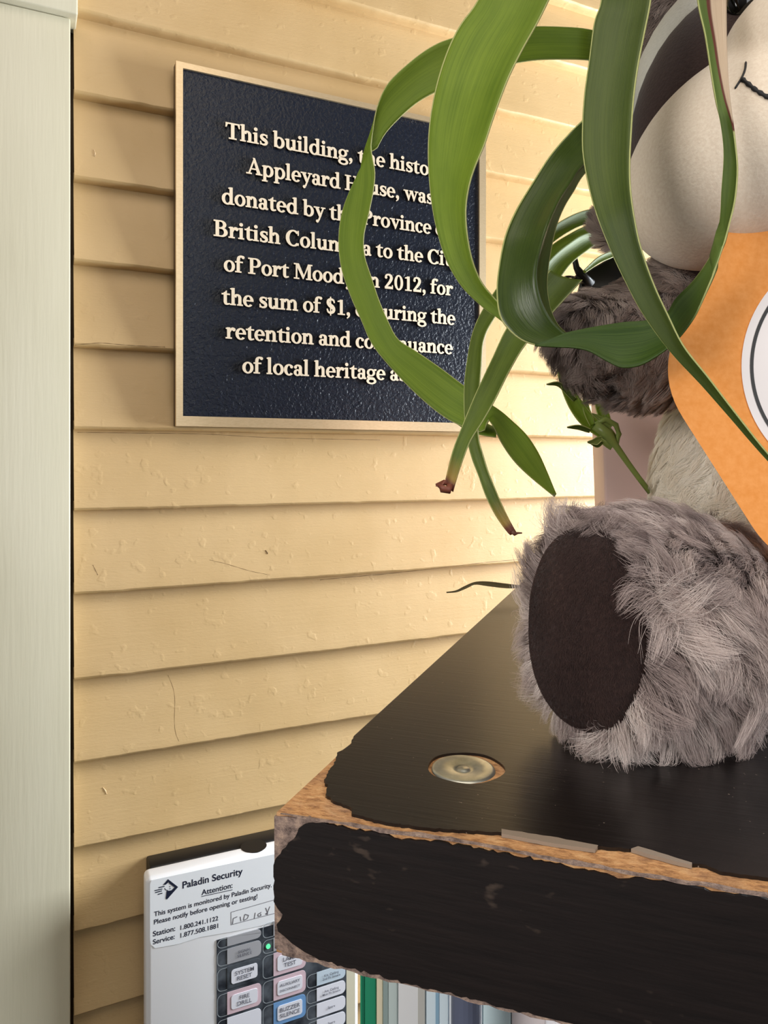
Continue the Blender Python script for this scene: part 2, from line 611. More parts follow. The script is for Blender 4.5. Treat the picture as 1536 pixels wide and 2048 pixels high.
def g_sweep(pts, m=18):
    q = catmull(pts, m)
    L, R = [], []
    for i in range(m):
        d = q[min(i + 1, m - 1), :2] - q[max(i - 1, 0), :2]
        d = d / (np.linalg.norm(d) + 1e-9)
        nrm = np.array([-d[1], d[0]]) * q[i, 2] / 2
        L.append(tuple(q[i, :2] + nrm))
        R.append(tuple(q[i, :2] - nrm))
    return [L + R[::-1]]


def g_poly(*p): return [list(p)]


SF = 0.048


def flag(x, y, w=0.12): return g_poly((x - 0.055, y - 0.05), (x - 0.055, y - 0.025), (x + w * 0.5, y), (x + w, y), (x + w, y - 0.08), (x, y - 0.07))


def stem(x, y0, y1, w=0.12): return g_rect(x, y0, x + w, y1)


def foot(x0, x1, y=0.0): return g_rect(x0, y, x1, y + SF)


def arch(x): return g_ring(x + 0.155, 0.30, 0.165, 0.17, 0.12, 0.065, 0, 165) + g_rect(x + 0.20, 0, x + 0.32, 0.305)


S_PTS = [(.33, .335, .035), (.30, .41, .05), (.20, .44, .055), (.11, .40, .085), (.09, .33, .105), (.15, .26, .125), (.25, .205, .125), (.31, .135, .105), (.28, .055, .085), (.18, .018, .055), (.09, .05, .05), (.055, .135, .035)]
G = {
    ' ': ([], .215),
    'i': (stem(.06, 0, .46) + foot(0, .24) + flag(.06, .46) + g_dot(.12, .605, .068), .265),
    'l': (stem(.06, 0, .71) + foot(0, .24) + flag(.06, .71), .265),
    'h': (stem(.06, 0, .71) + foot(0, .23) + flag(.06, .71) + arch(.14) + foot(.29, .52), .53),
    'n': (stem(.06, 0, .46) + foot(0, .23) + flag(.06, .46) + arch(.14) + foot(.29, .52), .53),
    'm': (stem(.06, 0, .46) + foot(0, .23) + flag(.06, .46) + arch(.14) + foot(.30, .50) + arch(.42) + foot(.57, .80), .81),
    'u': (stem(.06, .15, .46) + flag(.06, .46) + stem(.33, 0, .46) + flag(.33, .46) + g_ring(.225, .155, .165, .165, .12, .07, 180, 345) + foot(.40, .52), .53),
    'o': (g_ring(.235, .225, .225, .24, .118, .05), .475),
    'c': (g_ring(.225, .225, .215, .24, .125, .05, 48, 318) + g_dot(.335, .36, .058), .41),
    'e': (g_ring(.225, .225, .215, .24, .118, .048, 0, 318) + g_rect(.10, .215, .43, .262), .445),
    'b': (stem(.05, .02, .71) + flag(.05, .71) + g_ring(.265, .225, .225, .24, .12, .055, -150, 150), .515),
    'd': (g_ring(.235, .225, .225, .24, .12, .055, 30, 330) + stem(.33, 0, .71) + flag(.33, .71) + foot(.40, .525), .53),
    'p': (stem(.06, -.22, .46) + foot(0, .24, -.22) + flag(.06, .46) + g_ring(.275, .225, .225, .24, .12, .055, -150, 150), .525),
    'g': (g_ring(.215, .30, .195, .165, .10, .045) + g_sweep([(.33, .40, .05), (.40, .43, .06), (.47, .425, .07)], 8) + g_ring(.235, -.085, .23, .135, .10, .055)
          + g_sweep([(.13, .17, .07), (.075, .10, .09), (.13, .045, .10), (.30, .03, .10), (.38, .0, .09)], 14), .475),
    'y': (g_poly((.035, .45), (.175, .45), (.325, .08), (.25, -.02)) + g_poly((.395, .45), (.455, .45), (.235, -.13), (.16, -.15)) + g_dot(.145, -.165, .06) + g_rect(-.02, .415, .235, .46) + g_rect(.31, .415, .51, .46), .485),
    'v': (g_poly((.035, .45), (.175, .45), (.32, .09), (.255, -.01)) + g_poly((.395, .45), (.455, .45), (.275, -.01), (.235, -.01)) + g_rect(-.02, .415, .235, .46) + g_rect(.31, .415, .51, .46), .485),
    'w': (g_poly((.035, .45), (.165, .45), (.295, .09), (.235, -.01)) + g_poly((.345, .45), (.405, .45), (.255, -.01), (.215, -.01)) + g_poly((.325, .45), (.455, .45), (.575, .09), (.515, -.01))
          + g_poly((.64, .45), (.70, .45), (.535, -.01), (.495, -.01)) + g_rect(-.02, .415, .22, .46) + g_rect(.29, .415, .47, .46) + g_rect(.57, .415, .76, .46), .74),
    'r': (stem(.06, 0, .46) + foot(0, .25) + flag(.06, .46) + g_sweep([(.16, .26, .04), (.20, .36, .07), (.27, .42, .09), (.34, .415, .08)], 10) + g_dot(.335, .385, .062), .395),
    's': (g_sweep(S_PTS, 30) + g_rect(.305, .32, .345, .45) + g_rect(.04, .01, .08, .15), .375),
    't': (stem(.085, .10, .50) + g_poly((.085, .46), (.205, .46), (.205, .575), (.18, .575)) + g_rect(0, .41, .33, .46) + g_sweep([(.145, .13, .12), (.165, .05, .10), (.23, .025, .06), (.33, .05, .035)], 10), .345),
    'f': (stem(.07, 0, .54) + foot(0, .26) + g_rect(0, .41, .32, .46) + g_sweep([(.13, .5, .12), (.15, .61, .11), (.22, .675, .07), (.32, .675, .06)], 12) + g_dot(.33, .645, .058), .335),
    'a': (stem(.255, .09, .34) + g_sweep([(.07, .37, .05), (.14, .435, .05), (.23, .435, .06), (.305, .385, .11), (.315, .31, .12)], 12) + g_dot(.10, .36, .06) + g_ring(.185, .125, .16, .14, .105, .05)
          + g_sweep([(.315, .12, .12), (.34, .045, .09), (.43, .03, .05)], 8), .45),
    'T': (stem(.24, 0, .67, .13) + g_rect(.02, .62, .59, .67) + g_poly((.02, .67), (.015, .48), (.05, .48), (.11, .64)) + g_poly((.59, .67), (.595, .48), (.56, .48), (.50, .64)) + foot(.15, .46), .61),
    'H': (stem(.08, 0, .67, .13) + stem(.48, 0, .67, .13) + g_rect(.2, .32, .5, .37) + foot(0, .29) + foot(.40, .69) + foot(0, .29, .622) + foot(.40, .69, .622), .70),
    'P': (stem(.08, 0, .67, .13) + foot(0, .30) + foot(0, .22, .622) + g_ring(.30, .475, .235, .195, .13, .05, -92, 92) + g_rect(.2, .62, .31, .67) + g_rect(.2, .28, .31, .33), .56),
    'B': (stem(.08, 0, .67, .13) + foot(0, .3) + foot(0, .3, .622) + g_ring(.29, .505, .21, .165, .12, .05, -92, 92) + g_ring(.31, .19, .245, .19, .135, .05, -92, 92) + g_rect(.2, .33, .33, .375), .60),
    'C': (g_ring(.345, .335, .325, .35, .145, .05, 42, 318) + g_rect(.535, .47, .58, .67) + g_rect(.535, .03, .575, .13), .63),
    'A': (g_poly((.09, .02), (.15, .02), (.365, .60), (.33, .69)) + g_poly((.29, .69), (.375, .69), (.635, .02), (.49, .02)) + g_rect(.17, .20, .50, .245) + foot(0, .24) + foot(.42, .70), .69),
    'M': (stem(.09, 0, .67, .06) + stem(.63, 0, .67, .13) + g_poly((.07, .67), (.22, .67), (.47, .12), (.40, .02)) + g_poly((.64, .67), (.70, .67), (.43, .02), (.395, .02)) + foot(0, .24) + foot(.55, .83) + foot(0, .2, .622) + foot(.64, .83, .622), .84),
    '0': (g_ring(.25, .33, .215, .345, .115, .05), .5),
    '1': (stem(.18, 0, .66, .125) + foot(.08, .41) + g_poly((.07, .60), (.07, .565), (.18, .57), (.30, .66), (.27, .66)), .46),
    '2': (g_sweep([(.07, .50, .05), (.11, .605, .07), (.22, .65, .06), (.335, .60, .11), (.365, .48, .125), (.29, .32, .11), (.16, .16, .08), (.06, .05, .06)], 22) + g_rect(.045, 0, .44, .10) + g_rect(.40, .05, .44, .17) + g_dot(.10, .51, .055), .49),
    '$': ([[(x * 1.2 + .01, y * 1.42 + .02) for x, y in pg] for pg in g_sweep(S_PTS, 30)] + g_rect(.215, -.07, .255, .75), .49),
    ',': (g_dot(.11, .06, .075) + g_sweep([(.155, .05, .06), (.14, -.04, .05), (.05, -.13, .025)], 8), .235),
    '.': (g_dot(.11, .06, .075), .22),
}


def fatten(pg, w):
    n_ = len(pg)
    ar = sum(pg[i][0] * pg[(i + 1) % n_][1] - pg[(i + 1) % n_][0] * pg[i][1] for i in range(n_))
    sg = 1.0 if ar > 0 else -1.0
    out = []
    for i in range(n_):
        p0, p1, p2 = np.array(pg[i - 1]), np.array(pg[i]), np.array(pg[(i + 1) % n_])
        a, b_ = p1 - p0, p2 - p1
        a = a / (np.linalg.norm(a) + 1e-9); b_ = b_ / (np.linalg.norm(b_) + 1e-9)
        nn_ = np.array([a[1] + b_[1], -(a[0] + b_[0])]) * sg
        l_ = np.linalg.norm(nn_)
        out.append(tuple(p1 + nn_ / l_ * w) if l_ > 1e-6 else tuple(p1))
    return out


def text_width(t): return sum(G[c][1] for c in t)


PO = 0.013     # how far the plaque face stands off the arris plane
pl = empty('plaque', (W0[0], W0[1], 0), WANG, 'navy and bronze heritage plaque with raised lettering screwed to the yellow siding', 'plaque')
sl, zt = wall_sz(352, 121, PO)
_, zb = wall_sz(352, 852, PO)
sr, _ = wall_sz(972, 400, PO)
il, izt = wall_sz(366, 136, PO)
_, izb = wall_sz(366, 832, PO)
ir, _ = wall_sz(959, 400, PO)
plate = MB()
plate.box(sl, -PO + 0.004, zb, sr, 0.0, zt)
plate.build('backing_plate', M['plaque_side'], pl, bevel=0.0006)
fr = MB()
for (a, b_, c, d) in ((sl, zb, sr, izb), (sl, izt, sr, zt), (sl, izb, il, izt), (ir, izb, sr, izt)):
    fr.box(a, -PO, b_, c, -PO + 0.0045, d)
fr.build('raised_border', M['bronze'], pl)
fd = MB()
fd.box(il - 0.001, -PO + 0.0024, izb - 0.001, ir + 0.001, -PO + 0.0042, izt + 0.001)
fd.build('dark_field', M['field'], pl)
LINES = [('This building, the historic', 'This building, the histo', 450, 857, 455, 277.5, 463),
         ('Appleyard House, was', 'Appleyard House, wa', 492, 852, 493, 347, 493),
         ('donated by the Province of', 'donated by the Province', 443, 862, 450, 408, 447),
         ('British Columbia to the City', 'British Columbia to the C', 427, 878, 432, 472.5, 432),
         ('of Port Moody, in 2012, for', 'of Port Moody, in 2012, for', 447, 905, 456, 543, 456),
         ('the sum of $1, ensuring the', 'the sum of $1, ensuring the', 443, 910, 449, 609, 449),
         ('retention and continuance', 'retention and continuance', 451, 905, 453, 677, 453),
         ('of local heritage assets.', 'of local heritage as', 484, 812, 493, 746, 493)]
EM = 31.5 / 0.67 / F * 0.745     # cap height 31.5 px where the text starts
for (full, pre, xl, xr, bx, by, _) in LINES:
    s0, _z = wall_sz(xl, by, PO)
    s1, _z = wall_sz(xr, by, PO)
    _s, z0 = wall_sz(bx, by, PO)
    kx = (s1 - s0) / text_width(pre)
    mb = MB()
    x = 0.0
    for ch in full:
        pieces, adv = G[ch]
        for k, pg in enumerate(pieces):
            mb.prism([(s0 + (x + a) * kx, z0 + b_ * EM) for a, b_ in fatten(pg, 0.010)], -PO - 0.0009 - 0.00001 * k, -PO + 0.003)
        x += adv
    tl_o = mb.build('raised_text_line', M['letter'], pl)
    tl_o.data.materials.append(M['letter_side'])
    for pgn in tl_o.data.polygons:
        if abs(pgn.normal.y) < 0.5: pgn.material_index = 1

# ------------------------------------------------------------------ fire alarm panel on the wall


def sans(body, m=None, weight=0.0, space=1.0):
    cu = bpy.data.curves.new('t', 'FONT')
    cu.body = body
    cu.size = 1.0
    cu.offset = weight
    cu.space_character = space
    ob = bpy.data.objects.new('t', cu)
    COL.objects.link(ob)
    dg = bpy.context.evaluated_depsgraph_get()
    me = bpy.data.meshes.new_from_object(ob.evaluated_get(dg))
    vs = np.array([v.co[:] for v in me.vertices])
    fs = [tuple(p.vertices) for p in me.polygons]
    bpy.data.objects.remove(ob)
    bpy.data.curves.remove(cu)
    bpy.data.meshes.remove(me)
    return vs, fs


FO = 0.036
fp = empty('fire_alarm_panel', (W0[0], W0[1], 0), WANG, 'white fire alarm panel with button keypad on the siding below the plaque', 'alarm panel')


def fpx(px, py, o=FO): return wall_sz(px, py, o)


cl, ct = fpx(297, 1757)
cr, _ = fpx(718, 1900)
cb = ct - 0.27
mb = MB()
mb.box(cl + 0.004, -0.016, cb + 0.004, cr - 0.004, 0.008, ct - 0.001)
mb.build('back_box', M['black_box'], fp, bevel=0.002)
# cover: rounded tray
mb = MB()
mb.box(cl - 0.002, -FO, cb, cr, -0.0165, ct)
mb.build('cover', M['white_paint'], fp, bevel=0.0045, seg=4)
mb = MB()
ks, kz = fpx(516, 1703)
tube(mb, [(ks, -FO + 0.0150, ct - 0.004), (ks, -FO + 0.0150, ct + 0.0003)], [0.0125, 0.0125], 32)
mb.build('lock_plug', M['black_box'], fp)

# sticker: a thin vinyl sheet with rounded corners
st = [(303, 1760), (547, 1708), (590, 1698), (590, 1836), (545, 1846), (470, 1862), (400, 1874), (355, 1888), (310, 1896), (302, 1889), (300, 1880), (300, 1768)]
mb = MB()
mb.prism([fpx(x, y) for x, y in st], -FO - 0.0004, -FO + 0.0002)
sticker = mb.build('security_sticker', M['sticker'], fp)


def fit_text(body, x0, y0, x1, m, parent, name, o=FO + 0.0005, weight=0.0, ysc=1.0, skew=0.0):
    """baseline starts at photo pixel (x0, y0), right end at column x1"""
    vs, fs = sans(body, weight=weight)
    s0, z0 = fpx(x0, y0, o)
    s1, _ = fpx(x1, y0, o)
    k = (s1 - s0) / (vs[:, 0].max() - vs[:, 0].min())
    xx = (vs[:, 0] - vs[:, 0].min()) * k
    out = [(s0 + a + skew * b * k, -o, z0 + b * k * ysc) for a, b in zip(xx, vs[:, 1])]
    return out, fs


mb = MB()
for body, x0, y0, x1, w in (('Paladin Security', 365, 1777, 485.5, 0.02), ('Attention:', 403, 1790.5, 465, 0.016),
                            ('This system is monitored by Paladin Security.', 308, 1833, 543.5, 0.014),
                            ('Please notify before opening or testing!', 308, 1849, 515, 0.014),
                            ('Station:', 306, 1873, 350.5, 0.016), ('1.800.241.1122', 361, 1860, 436.5, 0.015),
                            ('Service:', 306, 1889, 349.5, 0.016), ('1.877.508.1881', 361, 1875.5, 436.5, 0.015)):
    vs, fs = fit_text(body, x0, y0, x1, None, None, None, weight=w)
    mb.add(vs, fs)


def bar(mb, x0, y0, x1, y1, w, o=FO + 0.0005):
    a = np.array(fpx(x0, y0, o)); b = np.array(fpx(x1, y1, o))
    d = b - a
    d /= np.linalg.norm(d)
    n = np.array([-d[1], d[0]]) * w / 2
    mb.add([(q[0], -o, q[1]) for q in (a - n, b - n, b + n, a + n)], [(0, 1, 2, 3)])


bar(mb, 403, 1793, 465, 1779.5, 0.0006)
mb.build('printed_text', M['ink'], sticker)


def zpx(x, y):      # position inside the close view of the sticker -> photo pixel
    return 280 + x / 5.689, 1690 + y / 5.689


mb = MB()
for poly in ([(318, 386), (432, 474), (306, 616), (292, 606), (302, 520), (360, 512), (392, 478), (330, 432), (322, 416), (312, 430), (290, 448), (262, 452)],):
    mb.prism([fpx(*zpx(x, y)) for x, y in poly], -FO - 0.0006, -FO)
for (x0, y0, x1, y1) in ((210, 486, 280, 470), (165, 520, 255, 500), (172, 542, 250, 522), (202, 562, 255, 548)):
    a, b_ = zpx(x0, y0), zpx(x1, y1)
    bar(mb, a[0], a[1], b_[0], b_[1], 0.0009)
for pts in ([(280, 490), (290, 510), (318, 518)], [(335, 470), (345, 480)], [(330, 500), (352, 496)]):
    for (p, q) in zip(pts[:-1], pts[1:]):
        a, b_ = zpx(*p), zpx(*q)
        bar(mb, a[0], a[1], b_[0], b_[1], 0.0006)
mb.build('horse_head_emblem', M['ink'], sticker)
mb = MB()
for (x0, y0, x1, y1) in ((1036, 765, 1560, 615), (1036, 765, 1036, 908), (1036, 908, 1560, 770)):
    a, b_ = zpx(x0, y0), zpx(x1, y1)
    bar(mb, a[0], a[1], b_[0], b_[1], 0.0005)
for pts in ([(1052, 900), (1062, 835), (1108, 815)], [(1150, 868), (1140, 815)], [(1176, 858), (1192, 790), (1236, 800), (1222, 836), (1180, 858)], [(1300, 838), (1312, 770)],
            [(1380, 765), (1340, 790), (1345, 812), (1378, 804), (1372, 780)], [(1430, 715), (1450, 770), (1478, 700)], [(1450, 770), (1428, 785), (1452, 790), (1450, 765)]):
    for (p, q) in zip(pts[:-1], pts[1:]):
        a, b_ = zpx(*p), zpx(*q)
        bar(mb, a[0], a[1], b_[0], b_[1], 0.0008)
mb.build('handwritten_box', M['pen'], sticker)

# keypad
kl, kt = fpx(433, 1880)
kr, _ = fpx(692, 1900)
mb = MB()
mb.box(kl, -FO - 0.0006, cb + 0.015, kr, -FO + 0.0005, kt)
keypad = mb.build('keypad', M['membrane'], fp)
mb = MB()
mb.box(kr + 0.0003, -FO - 0.0005, cb + 0.006, cr - 0.0045, -FO + 0.0003, kt + 0.02)
mb.build('cream_edging', M['cream_edge'], fp)


def rrect(x0, z0, x1, z1, r, right_only=False):
    pts = []
    for cx, cz, a in ((x1 - r, z1 - r, 0), (x0 + r, z1 - r, 90), (x0 + r, z0 + r, 180), (x1 - r, z0 + r, 270)):
        if right_only == 'r' and a in (90, 180):
            pts.append((x0, z1 if a == 90 else z0)); continue
        if right_only == 'l' and a in (0, 270):
            pts.append((x1, z1 if a == 0 else z0)); continue
        for k in range(6):
            t_ = math.radians(a + 18 * k)
            pts.append((cx + r * math.cos(t_), cz + r * math.sin(t_)))
    return pts


def key(x0, x1, y0, y1, fill, inner, txt, led_x0, lit=False):
    """one key: LED window on the left, coloured label on the right"""
    s0, zt_ = fpx(x0, y0); s1, _ = fpx(x1, y1); _, zb_ = fpx(x0, y1)
    sL, _ = fpx(led_x0, y0)
    mb = MB()
    mb.prism(rrect(s0, zb_, s1, zt_, 0.0045, 'r'), -FO - 0.0010, -FO - 0.0003)
    b = mb.build('button', fill, keypad)
    mb = MB()
    o = FO + 0.0012
    w = 0.0005
    out = rrect(sL, zb_, s0 - 0.0002, zt_, 0.0045, 'l')
    inn = rrect(sL + w, zb_ + w, s0 - 0.0002, zt_ - w, 0.0042, 'l')
    vs = [(a, -o, c) for a, c in out] + [(a, -o, c) for a, c in inn]
    n = len(out)
    mb.add(vs, [(i, (i + 1) % n, n + (i + 1) % n, n + i) for i in range(n)])
    mb.build('led_outline', M['outline'], b)
    if lit:
        mb = MB()
        cs, cz_ = (sL + s0) / 2, (zb_ + zt_) / 2
        tube(mb, [(cs, -FO - 0.0003, cz_), (cs, -FO - 0.0016, cz_)], 0.0021, 16)
        mb.build('status_light', M['led_on'], b)
    if inner is not None:
        mb = MB()
        mg = 0.0038
        mb.prism(rrect(s0 + mg, zb_ + mg, s1 - mg, zt_ - mg, 0.0025), -FO - 0.0014, -FO - 0.0006)
        mb.build('label_insert', inner, b)
    if txt:
        mb = MB()
        rows = txt.split('\n')
        for i, row in enumerate(rows):
            vs, fs = sans(row, weight=0.004)
            wd = vs[:, 0].max() - vs[:, 0].min()
            H = (zt_ - zb_)
            k = min((s1 - s0) * 0.62 / wd, H * 0.26)
            cx = (s0 + s1) / 2
            zc_ = (zt_ + zb_) / 2 + ((len(rows) - 1) / 2 - i) * H * 0.25 - k * 0.33
            mb.add([(cx + (a - wd / 2 - vs[:, 0].min()) * k, -FO - 0.0017, zc_ + b_ * k) for a, b_ in vs[:, :2]], fs)
        mb.build('button_text', M['ink_grey'], b)


for args in ((454, 522, 1874, 1892, M['label_grey'], None, '', 434), (454, 522, 1897, 1928, M['label_grey'], None, 'SIGNAL\nSILENCE', 434), (454, 522, 1933, 1978, M['membrane'], M['label_white'], 'SYSTEM\nRESET', 434),
             (454, 522, 1984, 2029, M['label_pink'], M['label_white'], 'FIRE\nDRILL', 434), (454, 522, 2035, 2080, M['label_white'], None, '', 434),
             (546.5, 611, 1842, 1871, M['label_grey'], None, '', 525), (546.5, 611, 1875, 1902, M['label_grey'], None, '', 525, True), (546.5, 611, 1906, 1952, M['label_pink'], M['label_white'], 'LAMP\nTEST', 525),
             (546.5, 611, 1957, 2001, M['label_pink'], M['label_white'], 'AUXILIARY\nDISCONNECT', 525), (546.5, 611, 2006, 2052, M['label_blue'], M['label_white'], 'BUZZER\nSILENCE', 525),
             (633, 690, 1944, 1971, M['label_pale_blue'], None, 'Kit. Ceiling\n2nd Flr Smoke', 613), (633, 690, 1976, 2002, M['label_white'], None, 'Att. Ceiling\nMain Flr Smoke', 613),
             (633, 690, 2007, 2034, M['label_white'], None, 'Spare', 613), (633, 690, 2039, 2066, M['label_white'], None, 'Spare', 613)):
    key(*args)

# ------------------------------------------------------------------ shelf unit
SL, SD = 0.78, 0.52
su = empty('shelf_unit', (SH0[0], SH0[1], 0), SANG, 'black shelf unit with chipped edges, under the plush toy', 'shelf')
mb = MB()
mb.box(0.0006, 0.0006, SH_H - SH_T, SL, SD, SH_H - 0.0006)
core = mb.build('top_board', M['fibre'], su, bevel=0.0003)


def jag(pts, amp, step=0.0025, seed=1):
    r = random.Random(seed)
    out = []
    for (a, b) in zip(pts[:-1], pts[1:]):
        L = math.hypot(b[0] - a[0], b[1] - a[1])
        k = max(1, int(L / step))
        for i in range(k):
            f = i / k
            j = 0 if i == 0 else amp
            out.append((a[0] + (b[0] - a[0]) * f + r.uniform(-j, j), a[1] + (b[1] - a[1]) * f + r.uniform(-j, j)))
    out.append(pts[-1])
    return out


top_px = [(707, 1474), (703, 1488), (690, 1499), (674, 1508), (669, 1530), (656, 1545), (648, 1562), (655, 1576), (651, 1592), (662, 1601), (682, 1609), (704, 1620), (703, 1630),
          (773, 1648), (850, 1658), (926, 1663), (1003, 1668), (1100, 1679), (1196, 1696), (1259, 1701), (1276, 1698), (1304, 1706), (1384, 1731), (1412, 1733), (1440, 1746), (1536, 1759)]
tl = [shelf_top(x, y) for x, y in top_px]
tl[0] = (0.0, tl[0][1])
tl = jag(tl, 0.00042, 0.0013, 3)
tl += [(tl[-1][0] + 0.25, 0.0045), (SL, 0.004), (SL, SD), (0.0, SD)]
bx, by = shelf_top(932, 1537)
hole_r = 0.0138
# a sheet with a round hole: outline and hole as two fill loops of a flat curve
cu = bpy.data.curves.new('sheet', 'CURVE')
cu.dimensions = '2D'
cu.fill_mode = 'BOTH'
cu.extrude = 0.0005
for loop in (tl, [(bx + hole_r * (1 + 0.02 * math.sin(5 * a + 1)) * math.cos(a), by + hole_r * (1 + 0.02 * math.sin(5 * a + 1)) * math.sin(a)) for a in np.linspace(0, 2 * math.pi, 49)[:-1]]):
    sp = cu.splines.new('POLY')
    sp.points.add(len(loop) - 1)
    for q, (x, y) in zip(sp.points, loop): q.co = (x, y, 0, 1)
    sp.use_cyclic_u = True
ob = bpy.data.objects.new('sheet', cu)
COL.objects.link(ob)
me = bpy.data.meshes.new_from_object(ob.evaluated_get(bpy.context.evaluated_depsgraph_get()))
bpy.data.objects.remove(ob)
me.materials.clear()
me.materials.append(M['laminate'])
sheet = bpy.data.objects.new('top_veneer', me)
COL.objects.link(sheet)
sheet.parent = core
sheet.location = (0, 0, SH_H)

up_px = [(609, 1648), (649, 1645), (693, 1656), (759, 1667), (795, 1678), (868, 1682), (977, 1703), (1100, 1725), (1157, 1739), (1213, 1748), (1236, 1759), (1270, 1755), (1321, 1763), (1384, 1773), (1423, 1784), (1469, 1790), (1536, 1799)]
lf_px = [(560, 1906), (548, 1850), (572, 1871), (585, 1890), (602, 1899)]
dn_px = [(1070, 2029), (982, 2008), (894, 1983), (824, 1969), (750, 1948), (700, 1936), (648, 1920), (620, 1908), (600, 1896), (585, 1886), (570, 1872), (557, 1862), (554, 1848), (562, 1838), (566, 1828), (556, 1816), (548, 1802),
         (547.5, 1770), (547.5, 1730), (552, 1716), (562, 1706), (572, 1694), (578, 1684), (592, 1672), (598, 1656)]
fl_ = [shelf_front(x, y) for x, y in up_px]
fl_ = jag(fl_, 0.0004, 0.0014, 5)
dn = [(max(x, 0.0001), z) for x, z in jag([shelf_front(x, y) for x, y in dn_px], 0.00045, 0.0014, 9)]
zbot = SH_H - SH_T
poly = fl_ + [(SL, SH_H - 0.004), (SL, zbot + 0.003)] + [(dn[0][0] + 0.1, zbot + 0.0025)] + dn
mb = MB()
mb.prism([(x, max(min(z, SH_H), zbot)) for x, z in poly], -0.0003, 0.0008)
mb.build('front_veneer', M['laminate_front'], core)
# scuffed front corner zone, and the pale peeling strips on the arris
sc_px = [(547.5, 1633), (575, 1634), (650, 1644), (640, 1660), (610, 1690), (590, 1740), (575, 1800), (600, 1880), (640, 1912), (600, 1912), (549, 1897)]
mb = MB()
mb.prism([(max(x, 0.0002), z) for x, z in jag([shelf_front(x, y) for x, y in sc_px], 0.0006, 0.003, 4)], 0.0001, 0.002)
mb.build('scuffed_corner', M['scuffed'], core)
for seed, px in ((1, [(1003, 1662), (1100, 1677), (1196, 1695), (1190, 1703), (1100, 1690), (1003, 1672)]), (2, [(1262, 1702), (1276, 1697), (1304, 1705), (1384, 1730), (1384, 1735), (1300, 1714)])):
    mb = MB()
    mb.prism(jag([shelf_top(x, y) for x, y in px], 0.0002, 0.002, seed), SH_H - 0.0004, SH_H + 0.0007, 'xy')
    mb.build('peeling_strip', M['peel'], core)
mb = MB()
mb.prism(jag([shelf_front(x, y) for x, y in [(560, 1628), (620, 1640), (700, 1652), (780, 1668), (900, 1682), (1000, 1700), (1100, 1721), (1300, 1756), (1536, 1795), (1536, 1789), (1300, 1751), (1100, 1716), (900, 1676), (780, 1662), (660, 1643)]], 0.0003, 0.003, 8), -0.0001, 0.0010)
mb.build('frayed_edge', M['scuffed'], core)
mb = MB()
mb.prism(jag([(0.003, zbot + 0.0012), (0.04, zbot + 0.0022), (0.12, zbot + 0.0018), (0.2, zbot + 0.0022), (0.3, zbot + 0.0018), (0.3, zbot + 0.0001), (0.003, zbot + 0.0001)], 0.0004, 0.003, 6), -0.0002, 0.0012)
mb.build('frayed_edge', M['scuffed'], core)
# bolt in its recess, holding the pole below
mb = MB()
prof = [(0.0, 0.0012), (0.0022, 0.0010), (0.0026, 0.0004), (0.0042, 0.0010), (0.0070, 0.0013), (0.0102, 0.0013), (0.0113, 0.0008), (0.0118, -0.0006), (0.0118, -0.004)]
nn = 40
vs, fs = [(bx - 0.0008, by - 0.0005, SH_H + prof[0][1] - 0.0008)], []
for r_, h_ in prof[1:]:
    for k in range(nn):
        a = 2 * math.pi * k / nn
        vs.append((bx - 0.0008 + r_ * math.cos(a), by - 0.0005 + r_ * math.sin(a), SH_H + h_ - 0.0008 + 0.0006 * math.cos(a - 2.2) * r_ / 0.012))
for k in range(nn): fs.append((0, 1 + k, 1 + (k + 1) % nn))
for i in range(len(prof) - 2):
    for k in range(nn):
        a = 1 + i * nn + k; b_ = 1 + i * nn + (k + 1) % nn
        fs.append((a, a + nn, b_ + nn, b_))
mb.add(vs, fs)
mb.build('bolt', M['zinc'], su, smooth=True)
LOW = SH_H - SH_T - 0.30
for (x, y) in ((bx, by), (SL - bx, by), (bx, SD - by), (SL - bx, SD - by)):
    mb = MB()
    tube(mb, [(x, y, 0.0), (x, y, SH_H - SH_T + 0.001)], 0.0054, 20)
    mb.build('pole', M['pole'], su, smooth=False)
for zz in (LOW, 0.55, 0.12):
    mb = MB()
    mb.box(0.03, 0.012, zz - 0.03, SL, SD, zz)
    mb.build('lower_board', M['laminate'], su, bevel=0.001)


# books standing on the board below, seen under the top
def book(px0, px1, d, col, h, label, name='book', bands=(), depth=0.17, cat='book', off=0.0):
    x0, _ = shelf_front(px0, 2000, d); x1, _ = shelf_front(px1, 2000, d)
    w = x1 - x0 - 0.0004
    loc = SH0 + E1 * (x0 + 0.0002) + E2 * d
    r = empty(name, (loc[0], loc[1], LOW), SANG, label, cat, 'books under the shelf top')
    mc = mat(col[0], lin(*col[1]), 0.35)
    t_ = min(0.0016, w * 0.2)
    mb = MB()
    mb.box(0, 0, 0, w, 0.0022, h)
    mb.box(0, 0.0022, 0, t_, depth, h)
    mb.box(w - t_, 0.0022, 0, w, depth, h)
    mb.build('cover', mc, r, bevel=0.0004)
    mb = MB()
    mb.box(t_ + 0.0001, 0.0024, 0.002, w - t_ - 0.0001, depth - 0.003, h - 0.004)
    mb.build('pages', M['cream_edge'], r)
    for (fx0, fx1, z0, z1, bc) in bands:
        mb = MB()
        mb.box(w * fx0, -0.0004, h * z0, w * fx1, 0.0004, h * z1)
        mb.build('spine_band', mat(bc[0], lin(*bc[1]), 0.35), r)
    return r


